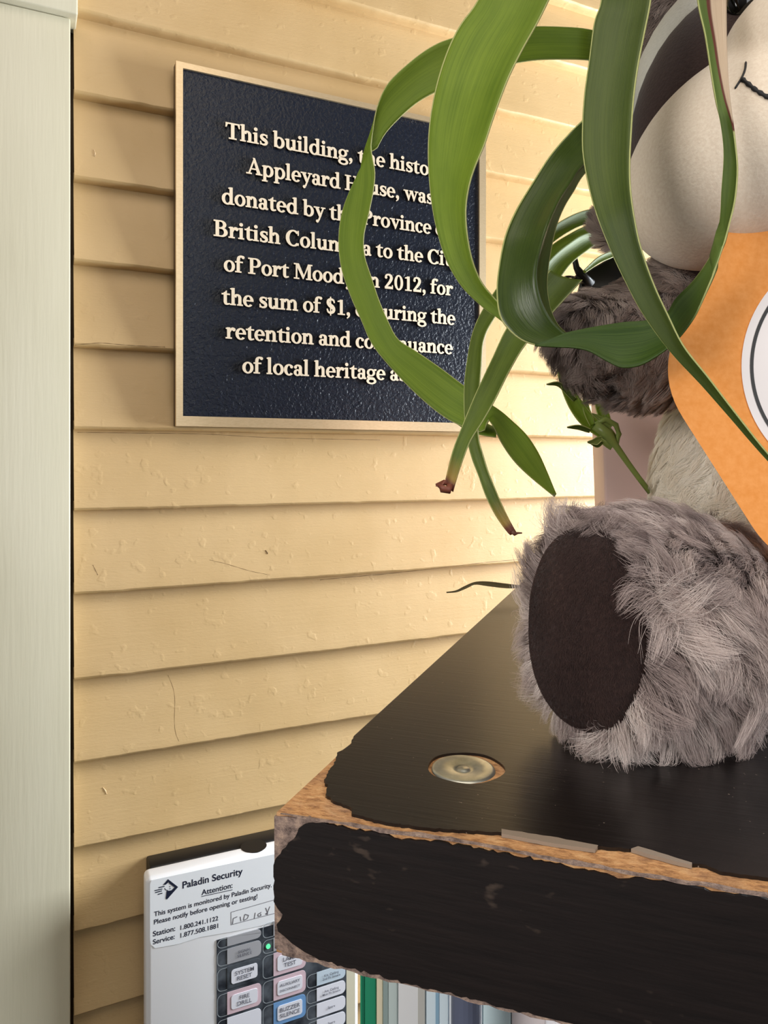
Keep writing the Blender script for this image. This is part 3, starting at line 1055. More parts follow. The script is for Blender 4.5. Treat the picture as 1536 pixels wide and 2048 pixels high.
book(719, 752, 0.078, ('green_cover', (40, 150, 112)), 0.262, 'deep green book spine under the shelf, nearest the white alarm panel', bands=((0.15, 0.3, 0.0, 1.0, ('darker_green', (30, 122, 92))),))
book(752, 766, 0.078, ('cream_cover', (236, 226, 196)), 0.25, 'slim cream book just right of the green spine')
book(766, 795, 0.078, ('pale_sage_cover', (206, 222, 220)), 0.257, 'pale grey green book right of the slim cream one', bands=((0.0, 0.35, 0.0, 1.0, ('sage_shade', (160, 180, 178))),))
book(795, 851, 0.078, ('off_white_cover', (240, 242, 244)), 0.268, 'wide off-white book between pale grey green and pale blue spines', bands=((0.75, 1.0, 0.0, 1.0, ('grey_band', (206, 206, 200))),))
book(851, 897, 0.078, ('pale_blue_cover', (224, 242, 252)), 0.262, 'pale blue and white book just left of the metal pole', bands=((0.45, 0.6, 0.0, 1.0, ('blue_band', (150, 188, 214))), (0.7, 0.8, 0.0, 0.55, ('steel_band', (120, 150, 172)))))
book(897, 965, 0.078, ('white_cover', (236, 242, 250)), 0.262, 'white book directly behind the slate metal pole')
book(965, 1022, 0.078, ('pale_cyan_cover', (222, 246, 252)), 0.264, 'pale cyan book with teal patch right of the metal pole', bands=((0.1, 0.75, 0.45, 0.64, ('teal_patch', (152, 198, 204))),))
book(1022, 1092, 0.078, ('pinkish_white_cover', (244, 234, 236)), 0.26, 'pinkish white book, the rightmost seen under the shelf')


# ------------------------------------------------------------------ fur
def sample_mesh(o, n, accept=None):
    dg = bpy.context.evaluated_depsgraph_get()
    ev = o.evaluated_get(dg)
    me = ev.to_mesh()
    me.calc_loop_triangles()
    V = np.zeros(len(me.vertices) * 3)
    me.vertices.foreach_get('co', V)
    V = V.reshape(-1, 3)
    NV = np.zeros(len(me.vertices) * 3)
    me.vertices.foreach_get('normal', NV)
    NV = NV.reshape(-1, 3)
    T = np.zeros(len(me.loop_triangles) * 3, dtype=np.int32)
    me.loop_triangles.foreach_get('vertices', T)
    T = T.reshape(-1, 3)
    ev.to_mesh_clear()
    mw = np.array(o.matrix_world)
    V = V @ mw[:3, :3].T + mw[:3, 3]
    A, B, C = V[T[:, 0]], V[T[:, 1]], V[T[:, 2]]
    ar = np.linalg.norm(np.cross(B - A, C - A), axis=1)
    idx = rng.choice(len(T), n, p=ar / ar.sum())
    r1, r2 = rng.random(n), rng.random(n)
    q = np.sqrt(r1)
    w = np.stack([1 - q, q * (1 - r2), q * r2], 1)
    pos = A[idx] * w[:, :1] + B[idx] * w[:, 1:2] + C[idx] * w[:, 2:]
    nr = NV[T[idx, 0]] * w[:, :1] + NV[T[idx, 1]] * w[:, 1:2] + NV[T[idx, 2]] * w[:, 2:]
    nr /= np.linalg.norm(nr, axis=1, keepdims=True) + 1e-9
    if accept is not None:
        k = accept(pos, nr)
        pos, nr = pos[k], nr[k]
    return pos, nr


def vnoise(p, f, seed):
    r = np.random.default_rng(seed)
    out = np.zeros_like(p)
    for k in range(5):
        d = r.normal(size=(3, 3))
        ph = r.uniform(0, 6.28, 3)
        out += np.sin(p @ d * f * (1.5 ** k) + ph) / (1.25 ** k)
    return out / 2.2


def fur(name, parent, m, pos, nr, length, lay, rad=0.00009, clumps=500, clump=0.75, swirl=0.5, lift=0.55, gravity=0.25, jitter=0.2, npt=7, seed=1, curl=0.0, fswirl=45, lenvar=0.35):
    """hair curves: lay = combing direction (vector or function), bent from the surface normal towards it, gathered into tufts"""
    r = np.random.default_rng(seed)
    n = len(pos)
    L = lay(pos, nr) if callable(lay) else np.tile(np.asarray(lay, float), (n, 1))

    def shape(p, q, l, s, jit):
        tgt = l + swirl * vnoise(p, fswirl, s) + jit
        tgt -= q * (tgt * q).sum(1, keepdims=True)
        tgt /= np.linalg.norm(tgt, axis=1, keepdims=True) + 1e-9
        d0 = q * lift + tgt * (1 - lift)
        d0 /= np.linalg.norm(d0, axis=1, keepdims=True)
        d1 = q * lift * 0.35 + tgt * (1 - lift * 0.35) + np.array([0, 0, -gravity])
        d1 /= np.linalg.norm(d1, axis=1, keepdims=True)
        return d0, d1
    lenf = length * (1 + lenvar * vnoise(pos, 70, seed + 5)[:, :1] * 0.6) * r.uniform(1 - lenvar, 1 + lenvar * 0.35, (n, 1))
    d0, d1 = shape(pos, nr, L, seed, r.normal(0, jitter, (n, 3)))
    ts = np.linspace(0, 1, npt)
    own = np.stack([pos + lenf * (d0 * (t - 0.5 * t * t) + d1 * 0.5 * t * t * 1.15) for t in ts], 1)
    gi = r.choice(n, min(clumps, n), replace=False)
    kd = kdtree.KDTree(len(gi))
    for i, g in enumerate(gi): kd.insert(pos[g], i)
    kd.balance()
    near = np.array([gi[kd.find(p)[1]] for p in pos])
    gshape = own[near]
    w = (clump * ts ** 1.3)[None, :, None] * r.uniform(0.55, 1.0, (n, 1, 1))
    P_ = own * (1 - w) + gshape * w
    if curl:
        ph = r.uniform(0, 6.28, (n, 3))
        P_ += curl * np.sin(ts[None, :, None] * 5 + ph[:, None, :]) * ts[None, :, None]
    P_[:, :, 2] = np.maximum(P_[:, :, 2], SH_H + 0.0008)
    hc = bpy.data.hair_curves.new(name)
    hc.add_curves([npt] * n)
    hc.attributes['position'].data.foreach_set('vector', (P_ - np.array(parent.matrix_world.translation)).astype(np.float32).ravel())
    ra = hc.attributes.get('radius') or hc.attributes.new('radius', 'FLOAT', 'POINT')
    prof = rad * (1 - 0.75 * ts ** 1.5)
    ra.data.foreach_set('value', np.tile(prof, n).astype(np.float32))
    tv = 0.5 + 0.30 * vnoise(pos, 60, seed + 9)[:, 0] + 0.45 * (r.random(n)[near] - 0.5) + 0.30 * (r.random(n) - 0.5)
    ta = hc.attributes.new('tint', 'FLOAT', 'POINT')
    ta.data.foreach_set('value', np.repeat(np.clip(tv, 0, 1), npt).astype(np.float32))
    hc.materials.append(m)
    o = bpy.data.objects.new(name, hc)
    COL.objects.link(o)
    o.parent = parent
    o['kind'] = 'stuff'
    return o


def ellipsoid(center, axes, nu=48, nv=32, sup=1.0):
    """axes: 3 vectors (semi-axes)"""
    c = Vector(center)
    ax = [Vector(a) for a in axes]
    v, f = [], []
    for i in range(nv + 1):
        th = math.pi * i / nv
        for j in range(nu):
            ph = 2 * math.pi * j / nu
            q = (math.sin(th) * math.cos(ph), math.sin(th) * math.sin(ph), math.cos(th))
            q = [math.copysign(abs(x) ** sup, x) for x in q]
            v.append(c + ax[0] * q[0] + ax[1] * q[1] + ax[2] * q[2])
    for i in range(nv):
        for j in range(nu):
            f.append((i * nu + j, (i + 1) * nu + j, (i + 1) * nu + (j + 1) % nu, i * nu + (j + 1) % nu))
    return v, f


def blend(name, m, parent, base, parts, voxel=0.003, smooth=6):
    """several overlapping ellipsoids fused into one soft skin"""
    mb = MB()
    for vs, fs in parts: mb.add([Vector(q) - base for q in vs], fs)
    o = mb.build(name, m, parent, smooth=True)
    rm = o.modifiers.new('fuse', 'REMESH')
    rm.mode = 'VOXEL'
    rm.voxel_size = voxel
    rm.use_smooth_shade = True
    s = o.modifiers.new('soften', 'SMOOTH')
    s.factor = 0.5
    s.iterations = smooth
    return o


PB = Vector((0.20, 0.42, SH_H))
toy = empty('plush_sloth', PB, 0, 'grey and cream plush sloth toy sitting on the black shelf', 'plush toy')
bpy.context.view_layer.update()

# torso
body = blend('torso', M['skin_cream'], toy, PB, [ellipsoid((0.232, 0.425, SH_H + 0.095), [(0.074, 0, 0), (0, 0.072, 0), (0, 0, 0.095)])], 0.004, 2)
# leg with its foot turned to the left of the camera
ns = Vector((-0.83, -0.55, 0.06)).normalized()
hz = Vector((0, 0, 1)).cross(ns).normalized()
vz = ns.cross(hz).normalized()
sole_c = P(1175, 1254, 0.287)


def foot_mesh():
    prof = [(-0.004, 0.0), (-0.002, 0.024), (0.0, 0.0325), (0.006, 0.0370), (0.018, 0.0400), (0.034, 0.0415), (0.052, 0.0405), (0.072, 0.0365), (0.092, 0.031), (0.112, 0.022), (0.12, 0.0)]
    v, f = [], []
    n = 48
    for (a, r_) in prof:
        c = sole_c - ns * a - Vector((0, 0, 1)) * a * 0.02
        for k in range(n):
            t_ = 2 * math.pi * k / n
            q = c + hz * (r_ * (0.80 + 0.22 * min(1, max(0, a) / 0.05)) * math.cos(t_)) + vz * (r_ * 1.0 * math.sin(t_))
            q.z = max(q.z, SH_H + 0.001 + 0.05 * max(0, SH_H + 0.001 - q.z))
            v.append(q)
    for i in range(len(prof) - 1):
        for k in range(n):
            f.append((i * n + k, (i + 1) * n + k, (i + 1) * n + (k + 1) % n, i * n + (k + 1) % n))
    return v, f


vs, fs = foot_mesh()
leg = mesh_obj('leg', [Vector(q) - PB for q in vs], fs, M['skin_grey'], toy, smooth=True)
bm = bmesh.new(); bm.from_mesh(leg.data); bmesh.ops.recalc_face_normals(bm, faces=bm.faces); bm.to_mesh(leg.data); bm.free()
vs, fs = ellipsoid(sole_c + ns * 0.0, [hz * 0.0265, vz * 0.0380, ns * 0.0135], 56, 36, 0.9)
sole = mesh_obj('sole', [Vector(q) - PB for q in vs], fs, M['sole'], toy, smooth=True)
# arm
arm_parts = []
for (px, py, Y, rp) in ((1172, 665, 0.372, 68), (1205, 680, 0.375, 86), (1250, 690, 0.38, 104), (1300, 680, 0.385, 118), (1350, 660, 0.39, 125), (1410, 630, 0.40, 130), (1460, 610, 0.41, 130)):
    r_ = rp * Y / F
    arm_parts.append(ellipsoid(P(px, py, Y), [(r_, 0, 0), (0, r_ * 0.85, 0), (0, 0, r_)], 24, 16))
arm = blend('arm', M['skin_grey'], toy, PB, arm_parts, 0.004, 4)
arm_b = blend('arm', M['skin_grey'], toy, PB, [([Vector((2 * 0.236 - q_.x + 0.03, q_.y, q_.z)) for q_ in vs_], [f_[::-1] for f_ in fs_]) for vs_, fs_ in arm_parts], 0.004, 4)
# head: grey fur, pale face disc, dark patch, cream muzzle
head = blend('head', M['skin_grey'], toy, PB, [ellipsoid(P(1555, 130, 0.45), [(0.094, 0, 0), (0, 0.055, 0), (0, 0, 0.102)])], 0.005, 2)


def px_ellipsoid(cx, cy, Y, ra, rb, ang, dy):
    k = Y / F
    a = math.radians(ang)
    return ellipsoid(P(cx, cy, Y), [(ra * k * math.cos(a), 0, -ra * k * math.sin(a)), (rb * k * math.sin(a), 0, rb * k * math.cos(a)), (0, dy, 0)])


vs, fs = px_ellipsoid(1515, 270, 0.392, 262, 340, 0, 0.042)
disc = mesh_obj('face_rim', [Vector(q) - PB for q in vs], fs, M['piping'], toy, smooth=True)
vs, fs = px_ellipsoid(1520, 302, 0.372, 257, 328, 0, 0.044)
patch = mesh_obj('eye_patch', [Vector(q) - PB for q in vs], fs, M['patch'], toy, smooth=True)
muzzle = blend('muzzle', M['minky'], toy, PB, [px_ellipsoid(1487, 318, 0.348, 256, 190, 141, 0.050), px_ellipsoid(1600, 180, 0.338, 167, 216, 0, 0.045), px_ellipsoid(1530, 300, 0.345, 200, 190, 0, 0.050)], 0.003, 5)
for o in (disc, patch):
    bm = bmesh.new(); bm.from_mesh(o.data); bmesh.ops.recalc_face_normals(bm, faces=bm.faces); bm.to_mesh(o.data); bm.free()
bpy.context.view_layer.update()


def on_surface(o, px, py, lift=0.0):
    """where the sight line through a pixel first meets an object"""
    dg = bpy.context.evaluated_depsgraph_get()
    ev = o.evaluated_get(dg)
    inv = o.matrix_world.inverted()
    org = inv @ Vector((0, 0, CZ))
    d = (inv.to_3x3() @ (P(px, py, 1.0) - Vector((0, 0, CZ)))).normalized()
    ok, loc, nr_, _ = ev.ray_cast(org, d)
    if not ok: return None
    return o.matrix_world @ (loc + nr_ * lift)


def thread(name, pts, rad, parent, target, m, lump=0.0):
    q = catmull(pts, 26)
    w = [on_surface(target, x, y, rad * 0.35) for x, y in q]
    w = [x for x in w if x is not None]
    if len(w) < 3: return
    rr = [rad * (1 + lump * math.sin(i * 1.9)) * (0.5 if i in (0, len(w) - 1) else 1) for i in range(len(w))]
    mb = MB()
    tube(mb, [x - PB for x in w], rr, 8)
    mb.build(name, m, parent, smooth=True)


thread('mouth_stitch', [(1483, 158), (1495, 168), (1510, 180), (1524, 189), (1545, 200), (1580, 212)], 0.00085, muzzle, muzzle, M['thread'], 0.28)
thread('mouth_stitch', [(1492, 124), (1490, 140), (1483, 157), (1470, 178)], 0.00045, muzzle, muzzle, M['thread'])
seam = [(1440, 118), (1420, 128), (1390, 148), (1360, 178), (1330, 218), (1308, 262), (1288, 320), (1270, 380), (1263, 425)]
ep = on_surface(patch, 1484, 8)
ep = ep or P(1484, 8, 0.35)
vs, fs = ellipsoid(ep, [(0.0072, 0, 0), (0, 0.006, 0), (0, 0, 0.0078)], 28, 20)
mesh_obj('eye', [Vector(q) - PB for q in vs], fs, M['eye'], toy, smooth=True)

bpy.context.view_layer.update()
cam_p = np.array([0, 0, CZ])


def facing(lim):
    def f(p, q):
        d = p - cam_p
        d /= np.linalg.norm(d, axis=1, keepdims=True)
        return (d * q).sum(1) < lim
    return f


nsv = np.array(ns)
sc_np = np.array(sole_c)


# long swirling fur on the leg and foot
def foot_accept(p, q):
    a = (sc_np - p) @ nsv
    return (a > 0.0) & (facing(0.35)(p, q) | (a < 0.022)) & (p[:, 0] / p[:, 1] < 0.60)


pos, nr = sample_mesh(leg, 190000, foot_accept)
pos, nr = pos[:70000], nr[:70000]


def foot_lay(p, q):
    rel = p - sc_np
    a = -(rel @ nsv)[:, None]
    radial = rel + a * nsv
    radial /= np.linalg.norm(radial, axis=1, keepdims=True) + 1e-9
    out = np.tile(nsv * 0.25, (len(p), 1))
    out[:, 2] -= 0.75
    top = np.clip((p[:, 2] - (SH_H + 0.055)) / 0.02, 0, 1)[:, None]
    out = out * (1 - top) + top * np.array([-0.8, -0.25, 0.25])
    rim = np.clip(1 - a / 0.016, 0, 1)
    return out * (1 - 0.7 * rim) + rim * (nsv * 0.25 + radial * 1.1)


rim_p = (sc_np - pos) @ nsv < 0.014
k_rim = np.where(rim_p)[0]
k_rest = np.where(~rim_p)[0]
fur('fur', leg, M['fur_foot'], pos[k_rest], nr[k_rest], 0.0185, foot_lay, rad=0.00008, clumps=620, clump=0.93, swirl=1.3, lift=0.52, gravity=0.3, jitter=0.25, npt=8, seed=11, curl=0.0009, fswirl=75, lenvar=0.45)
fur('fur', leg, M['fur_foot'], pos[k_rim], nr[k_rim], 0.0175, foot_lay, rad=0.000075, clumps=230, clump=0.9, swirl=0.55, lift=0.72, gravity=0.1, jitter=0.22, npt=8, seed=12, curl=0.0006, fswirl=110, lenvar=0.5)
# the other leg and arm, mirrored
MX = 2 * 0.236
for src, nm, fm, ln_ in ((leg, 'leg', 'fur_foot', 0.0185),):
    me2 = src.data.copy()
    for v_ in me2.vertices: v_.co.x = MX - 2 * PB.x - v_.co.x
    me2.flip_normals()
    leg_b = bpy.data.objects.new(nm, me2)
    COL.objects.link(leg_b)
    leg_b.parent = toy
me2 = sole.data.copy()
for v_ in me2.vertices: v_.co.x = MX - 2 * PB.x - v_.co.x
me2.flip_normals()
sole_b = bpy.data.objects.new('sole', me2)
COL.objects.link(sole_b)
sole_b.parent = toy
bpy.context.view_layer.update()
p2, n2 = sample_mesh(leg_b, 16000, lambda p, q: q[:, 2] > -0.6)
fur('fur', leg_b, M['fur_foot'], p2, n2, 0.0165, (0.1, 0, -0.8), rad=0.00011, clumps=500, clump=0.85, swirl=1.1, lift=0.5, gravity=0.3, npt=6, seed=13, fswirl=75)
# short velour pile on the sole
pos, nr = sample_mesh(sole, 90000, lambda p, q: facing(0.3)(p, q) & (((p - sc_np) @ nsv) > -0.002))
fur('pile', sole, M['fur_sole'], pos[:42000], nr[:42000], 0.0011, (0, 0, -0.6), rad=0.00006, clumps=4000, clump=0.3, swirl=0.5, lift=0.6, gravity=0.1, jitter=0.3, npt=3, seed=21)
# arm
pos, nr = sample_mesh(arm, 120000, lambda p, q: facing(0.4)(p, q) & (p[:, 0] / p[:, 1] < 0.56))
fur('fur', arm, M['fur_arm'], pos[:52000], nr[:52000], 0.0135, lambda p, q: np.tile(np.array([-0.75, -0.1, -0.45]), (len(p), 1)), rad=0.00009, clumps=1100, clump=0.84, swirl=0.75, lift=0.55, gravity=0.2, jitter=0.25, npt=7, seed=31, curl=0.0004, fswirl=55)
vs, fs = ellipsoid(P(1226, 452, 0.42), [(0.008, 0, 0), (0, 0.008, 0), (0, 0, 0.009)], 24, 16)
tuft = mesh_obj('ear_tip', [Vector(x) - PB for x in vs], fs, M['skin_grey'], toy, smooth=True)
bpy.context.view_layer.update()
pos, nr = sample_mesh(tuft, 5000)
fur('fur', tuft, M['fur_arm'], pos, nr, 0.010, (-0.7, 0, 0.1), rad=0.00008, clumps=90, clump=0.8, swirl=0.5, lift=0.7, gravity=0.0, npt=6, seed=61)
p2, n2 = sample_mesh(arm_b, 16000)
fur('fur', arm_b, M['fur_arm'], p2, n2, 0.0135, (0.75, -0.1, -0.45), rad=0.00014, clumps=500, clump=0.84, swirl=0.75, lift=0.5, gravity=0.25, npt=6, seed=32, fswirl=55)
# belly
pos, nr = sample_mesh(body, 90000, lambda p, q: facing(0.35)(p, q) & (p[:, 0] / p[:, 1] < 0.6))
fur('fur', body, M['fur_belly'], pos[:36000], nr[:36000], 0.012, (-0.5, -0.1, -0.5), rad=0.0001, clumps=700, clump=0.8, swirl=0.6, lift=0.45, gravity=0.2, npt=6, seed=41)
p2, n2 = sample_mesh(body, 20000, lambda p, q: p[:, 0] / p[:, 1] >= 0.6)
fur('fur', body, M['fur_belly'], p2, n2, 0.012, (0.4, 0.1, -0.5), rad=0.00016, clumps=500, clump=0.8, swirl=0.6, lift=0.45, gravity=0.2, npt=6, seed=42)
p2, n2 = sample_mesh(head, 30000, lambda p, q: (p[:, 0] / p[:, 1] >= 0.5) | ~facing(0.4)(p, q))
fur('fur', head, M['fur_arm'], p2, n2, 0.0135, (0.3, 0.3, -0.6), rad=0.00016, clumps=700, clump=0.8, swirl=0.5, lift=0.4, gravity=0.25, npt=6, seed=52)
# head
pos, nr = sample_mesh(head, 60000, lambda p, q: facing(0.4)(p, q) & (p[:, 0] / p[:, 1] < 0.5))
fur('fur', head, M['fur_arm'], pos[:26000], nr[:26000], 0.0135, (-0.5, 0.1, -0.6), rad=0.0001, clumps=500, clump=0.8, swirl=0.4, lift=0.4, gravity=0.25, npt=6, seed=51)

# ------------------------------------------------------------------ orange card in the toy's lap
CC = (1722, 735)


def card_pt(px, py, o=0.0):
    # plane leaning back: Y = 0.300 + 0.22 (z - 1.45)
    b = (HY - py) / F
    Y = (0.300 - o) / (1 - 0.22 * b)
    return P(px, py, Y)


card_base = card_pt(1722, 1085)
card = empty('hexagonal_card', card_base, 0, 'orange hexagonal card with a white round sticker, held in front of the plush belly', 'card')


def card_solid(name, outline, o0, o1, m, parent):
    mb = MB()
    a = [card_pt(x, y, o0) - card_base for x, y in outline]
    b = [card_pt(x, y, o1) - card_base for x, y in outline]
    n = len(a)
    mb.add(a + b, [tuple(range(n)), tuple(range(2 * n - 1, n - 1, -1))] + [(i, n + i, n + (i + 1) % n, (i + 1) % n) for i in range(n)])
    ob_ = mb.build(name, m, parent)
    bm = bmesh.new(); bm.from_mesh(ob_.data); bmesh.ops.recalc_face_normals(bm, faces=bm.faces); bm.to_mesh(ob_.data); bm.free()
    return ob_


hexv = [(1298, 737), (1506, 372), (1938, 380), (2146, 737), (1945, 1140), (1566, 1145)]
hexv = [(1310, 748), (1500, 375), (1940, 330), (2134, 737), (1950, 1130), (1560, 1140)]
outl = []
nh = len(hexv)
for i in range(nh):
    p0, p1, p2 = (np.array(hexv[(i + k) % nh], float) for k in (-1, 0, 1))
    R_ = 105.0 if i != 1 else 80.0
    d0 = (p0 - p1) / np.linalg.norm(p0 - p1)
    d2 = (p2 - p1) / np.linalg.norm(p2 - p1)
    for t_ in np.linspace(0, 1, 12):
        a = p1 + d0 * R_ * (1 - t_)
        b = p1 + d2 * R_ * t_
        outl.append(tuple(a * (1 - t_) + b * t_))
card_solid('card_body', outl, 0.0, -0.0025, M['orange'], card)
circ = lambda r_: [(CC[0] + r_ * math.cos(a), 732 + r_ * math.sin(a)) for a in np.linspace(0, 2 * math.pi, 121)[:-1]]
stk = card_solid('round_sticker', circ(239), 0.0004, 0.0, M['sticker_white'], card)
oo, ii = circ(222), circ(215)
mb = MB()
n = len(oo)
mb.add([card_pt(x, y, 0.0006) - card_base for x, y in oo + ii], [(i, (i + 1) % n, n + (i + 1) % n, n + i) for i in range(n)])
mb.build('printed_ring', M['black_print'], stk)

# ------------------------------------------------------------------ plant
pot_c = Vector((0.216, 0.56, SH_H))
plant = empty('potted_plant', pot_c, 0, 'strappy green plant with long looping leaves in a square mauve pot behind the plush', 'plant')


def square_pot(name, m, z0, z1, h0, h1, ang, hollow=True, c=pot_c, bev=0.006):
    mb = MB()
    ca, sa = math.cos(ang), math.sin(ang)

    def ring(h, z): return [(ca * x - sa * y, sa * x + ca * y, z) for x, y in ((-h, -h), (h, -h), (h, h), (-h, h))]
    t_ = 0.004
    v = ring(h0, z0) + ring(h1, z1) + ring(h1 - t_, z1) + ring(h0 - t_, z0 + 0.01)
    f = [(3, 2, 1, 0)]
    for lv in range(3):
        for k in range(4):
            f.append((lv * 4 + k, lv * 4 + (k + 1) % 4, (lv + 1) * 4 + (k + 1) % 4, (lv + 1) * 4 + k))
    f.append((12, 13, 14, 15))
    mb.add(v, f)
    return mb.build(name, m, plant, bevel=bev, seg=4)


square_pot('planter', M['pot'], 0.0005, 0.185, 0.052, 0.058, math.radians(-12))
mb = MB()
vs = []
soil = square_pot('soil', mat('dark_soil', lin(48, 38, 30), 0.95), 0.10, 0.170, 0.046, 0.0485, math.radians(-12), bev=0.003)
# inner black liner: rim, stake and its little loop
ln = MB()
a, b_, c_, d_ = P(1163, 547, 0.485), P(1245, 500, 0.495), P(1262, 585, 0.495), P(1158, 585, 0.485)
back = [q + Vector((0.01, 0.05, 0.0)) for q in (a, b_, c_, d_)]
ln.add([q - pot_c for q in (a, b_, c_, d_)] + [q - pot_c for q in back], [(0, 3, 2, 1), (4, 5, 6, 7), (0, 1, 5, 4), (1, 2, 6, 5), (2, 3, 7, 6), (3, 0, 4, 7)])
ln.build('liner_rim', M['pot_black'], plant, bevel=0.002)
ln = MB()
tube(ln, [P(1141, 470, 0.482) - pot_c, P(1149, 515, 0.482) - pot_c, P(1153, 535, 0.482) - pot_c, P(1162, 550, 0.483) - pot_c, P(1180, 570, 0.486) - pot_c], [0.0016, 0.0018, 0.002, 0.003, 0.004], 10)
cp = P(1140, 557, 0.482) - pot_c
ring = [cp + Vector((0.0034 * math.cos(a), 0.003 * math.sin(a), 0.0016 * math.sin(a) + 0.0003)) for a in np.linspace(0, 2 * math.pi, 19)]
tube(ln, ring, 0.0008, 8)
tube(ln, [P(1150, 555, 0.482) - pot_c, P(1180, 566, 0.485) - pot_c], 0.0016, 8)
ln.build('liner_handle', M['pot_black'], plant, smooth=True)


def leaf(edges, m, n=90, bulge=0.10, thick=0.0006, cols=10, name='leaf', parent=plant, base=pot_c, smooth_ends=False, label=None):
    """edges: two or three polylines of (px, py, depth) along the blade"""
    rs = [catmull([(x, y, Y * 1000.0) for x, y, Y in e], n) for e in edges]
    W = [[P(q[0], q[1], q[2] / 1000.0) for q in r_] for r_ in rs]
    verts, uv, faces = [], [], []
    nseg = len(W) - 1
    for i in range(n):
        row = []
        for s in range(nseg):
            A_, B_ = W[s][i], W[s + 1][i]
            i0, i1 = max(i - 1, 0), min(i + 1, n - 1)
            tan = (W[s][i1] + W[s + 1][i1] - W[s][i0] - W[s + 1][i0])
            wd = (B_ - A_)
            nrm = wd.cross(tan)
            if nrm.length > 1e-12: nrm.normalize()
            if nrm.y > 0: nrm = -nrm
            for c in range(cols + (1 if s == nseg - 1 else 0)):
                f = c / cols
                bl = bulge * wd.length * 4 * f * (1 - f)
                row.append((A_ + wd * f - nrm * bl, (s + f) / nseg))
        for q, u_ in row:
            verts.append(q - base)
            uv.append((u_, i / (n - 1)))
    k = len(verts) // n
    for i in range(n - 1):
        for c in range(k - 1):
            a = i * k + c
            faces.append((a, a + 1, a + k + 1, a + k))
    o = mesh_obj(name, verts, faces, m, parent, smooth=True, uv=uv)
    md = o.modifiers.new('thickness', 'SOLIDIFY')
    md.thickness = thick
    md.offset = 0
    if label: o['label'] = label
    return o


def E(pts, Ys):
    """attach depths: Ys given at a few fractions, interpolated along the edge"""
    p = np.asarray(pts, float)
    d = np.r_[0, np.cumsum(np.linalg.norm(np.diff(p, axis=0), axis=1))]
    d /= d[-1]
    f = [a for a, _ in Ys]; y = [b for _, b in Ys]
    return [(x, yy, float(np.interp(t, f, y))) for (x, yy), t in zip(p, d)]


CR = [(1340, 60), (1420, 200)]      # the crown, hidden behind the head
# A: far left loop, twisted once
leaf([E([(1420, 150), (1300, 88), (1185, 60), (1130, 54), (1060, 53), (985, 58), (905, 76), (860, 95), (815, 128), (775, 168), (755, 212), (747, 255), (742, 292), (746, 320), (750, 345), (747, 380), (737, 430), (728, 470), (729, 510), (743, 555), (758, 600), (775, 640), (796, 678), (832, 702), (880, 735), (920, 765), (955, 790), (978, 806), (1000, 821), (1018, 836), (1051, 867), (1074, 900), (1090, 933), (1113, 988)],
        [(0, .56), (.15, .47), (.4, .425), (.5, .42), (.8, .405), (.86, .40), (1, .39)]),
      E([(1420, 200), (1300, 140), (1185, 122), (1130, 119), (1060, 122), (985, 138), (905, 170), (870, 185), (835, 205), (800, 235), (770, 268), (752, 300), (744, 300), (725, 330), (702, 375), (685, 420), (677, 470), (681, 530), (700, 590), (722, 640), (745, 690), (790, 745), (840, 795), (885, 832), (920, 851), (950, 862), (968, 862), (976, 840), (988, 856), (1004, 888), (1027, 921), (1058, 952), (1109, 994)],
        [(0, .56), (.15, .47), (.33, .43), (.42, .425), (.8, .405), (.86, .395), (1, .39)])], M['leaf_plain'], n=150, bulge=0.05)
# bluish curled-under edge where the leaf folds
leaf([E([(930, 820), (955, 835), (975, 848), (993, 856)], [(0, .404), (1, .409)]), E([(905, 842), (935, 862), (965, 871), (992, 875)], [(0, .404), (1, .400)])], M['leaf_plain'], n=30, bulge=-0.12)
# B: second big loop
leaf([E([(1150, -330), (1060, -220), (1000, -100), (955, 0), (920, 50), (897, 95), (878, 150), (865, 205), (857, 265), (856, 330), (862, 400), (873, 460), (892, 520), (922, 572), (962, 612), (1000, 640), (1014, 652)], [(0, .50), (.2, .40), (.5, .36), (1, .338)]),
      E([(1260, -300), (1190, -200), (1140, -90), (1098, 0), (1073, 50), (1045, 100), (1020, 150), (1000, 200), (984, 245), (969, 290), (950, 335), (938, 375), (932, 420), (935, 470), (945, 520), (962, 562), (985, 592), (1003, 612), (1022, 645)], [(0, .49), (.2, .39), (.5, .345), (1, .335)])], M['leaf_plain'], n=110, bulge=0.13)
# D: strap running down left to a curled brown tip
leaf([E([(1100, 540), (1055, 600), (1014, 655), (985, 715), (950, 790), (926, 848), (906, 900), (894, 948), (890, 968)], [(0, .345), (.5, .338), (1, .33)]),
      E([(1165, 560), (1110, 620), (1052, 688), (1020, 740), (990, 800), (966, 842), (941, 882), (924, 925), (912, 962), (906, 984)], [(0, .345), (.5, .334), (1, .33)])], M['leaf'], n=80, bulge=0.16)
tip = MB()
tc = P(886, 972, 0.33) - pot_c
tube(tip, [tc + Vector((0.0030, 0, 0.0005)), tc + Vector((0.0022, -0.001, -0.0018)), tc + Vector((-0.0004, -0.0012, -0.0012)), tc + Vector((-0.0018, 0, 0.0004)), tc + Vector((0.0006, 0.0006, 0.0016)), tc + Vector((0.0022, 0.0006, 0.0006))], [0.0014, 0.0018, 0.0018, 0.0016, 0.0013, 0.0006], 10)
tube(tip, [tc + Vector((-0.0012, 0, 0.0002)), tc + Vector((-0.0032, 0, 0.0))], [0.0008, 0.0002], 6)
tip.build('curled_tip', mat('brown_tip', lin(118, 62, 44), 0.55), plant, smooth=True)
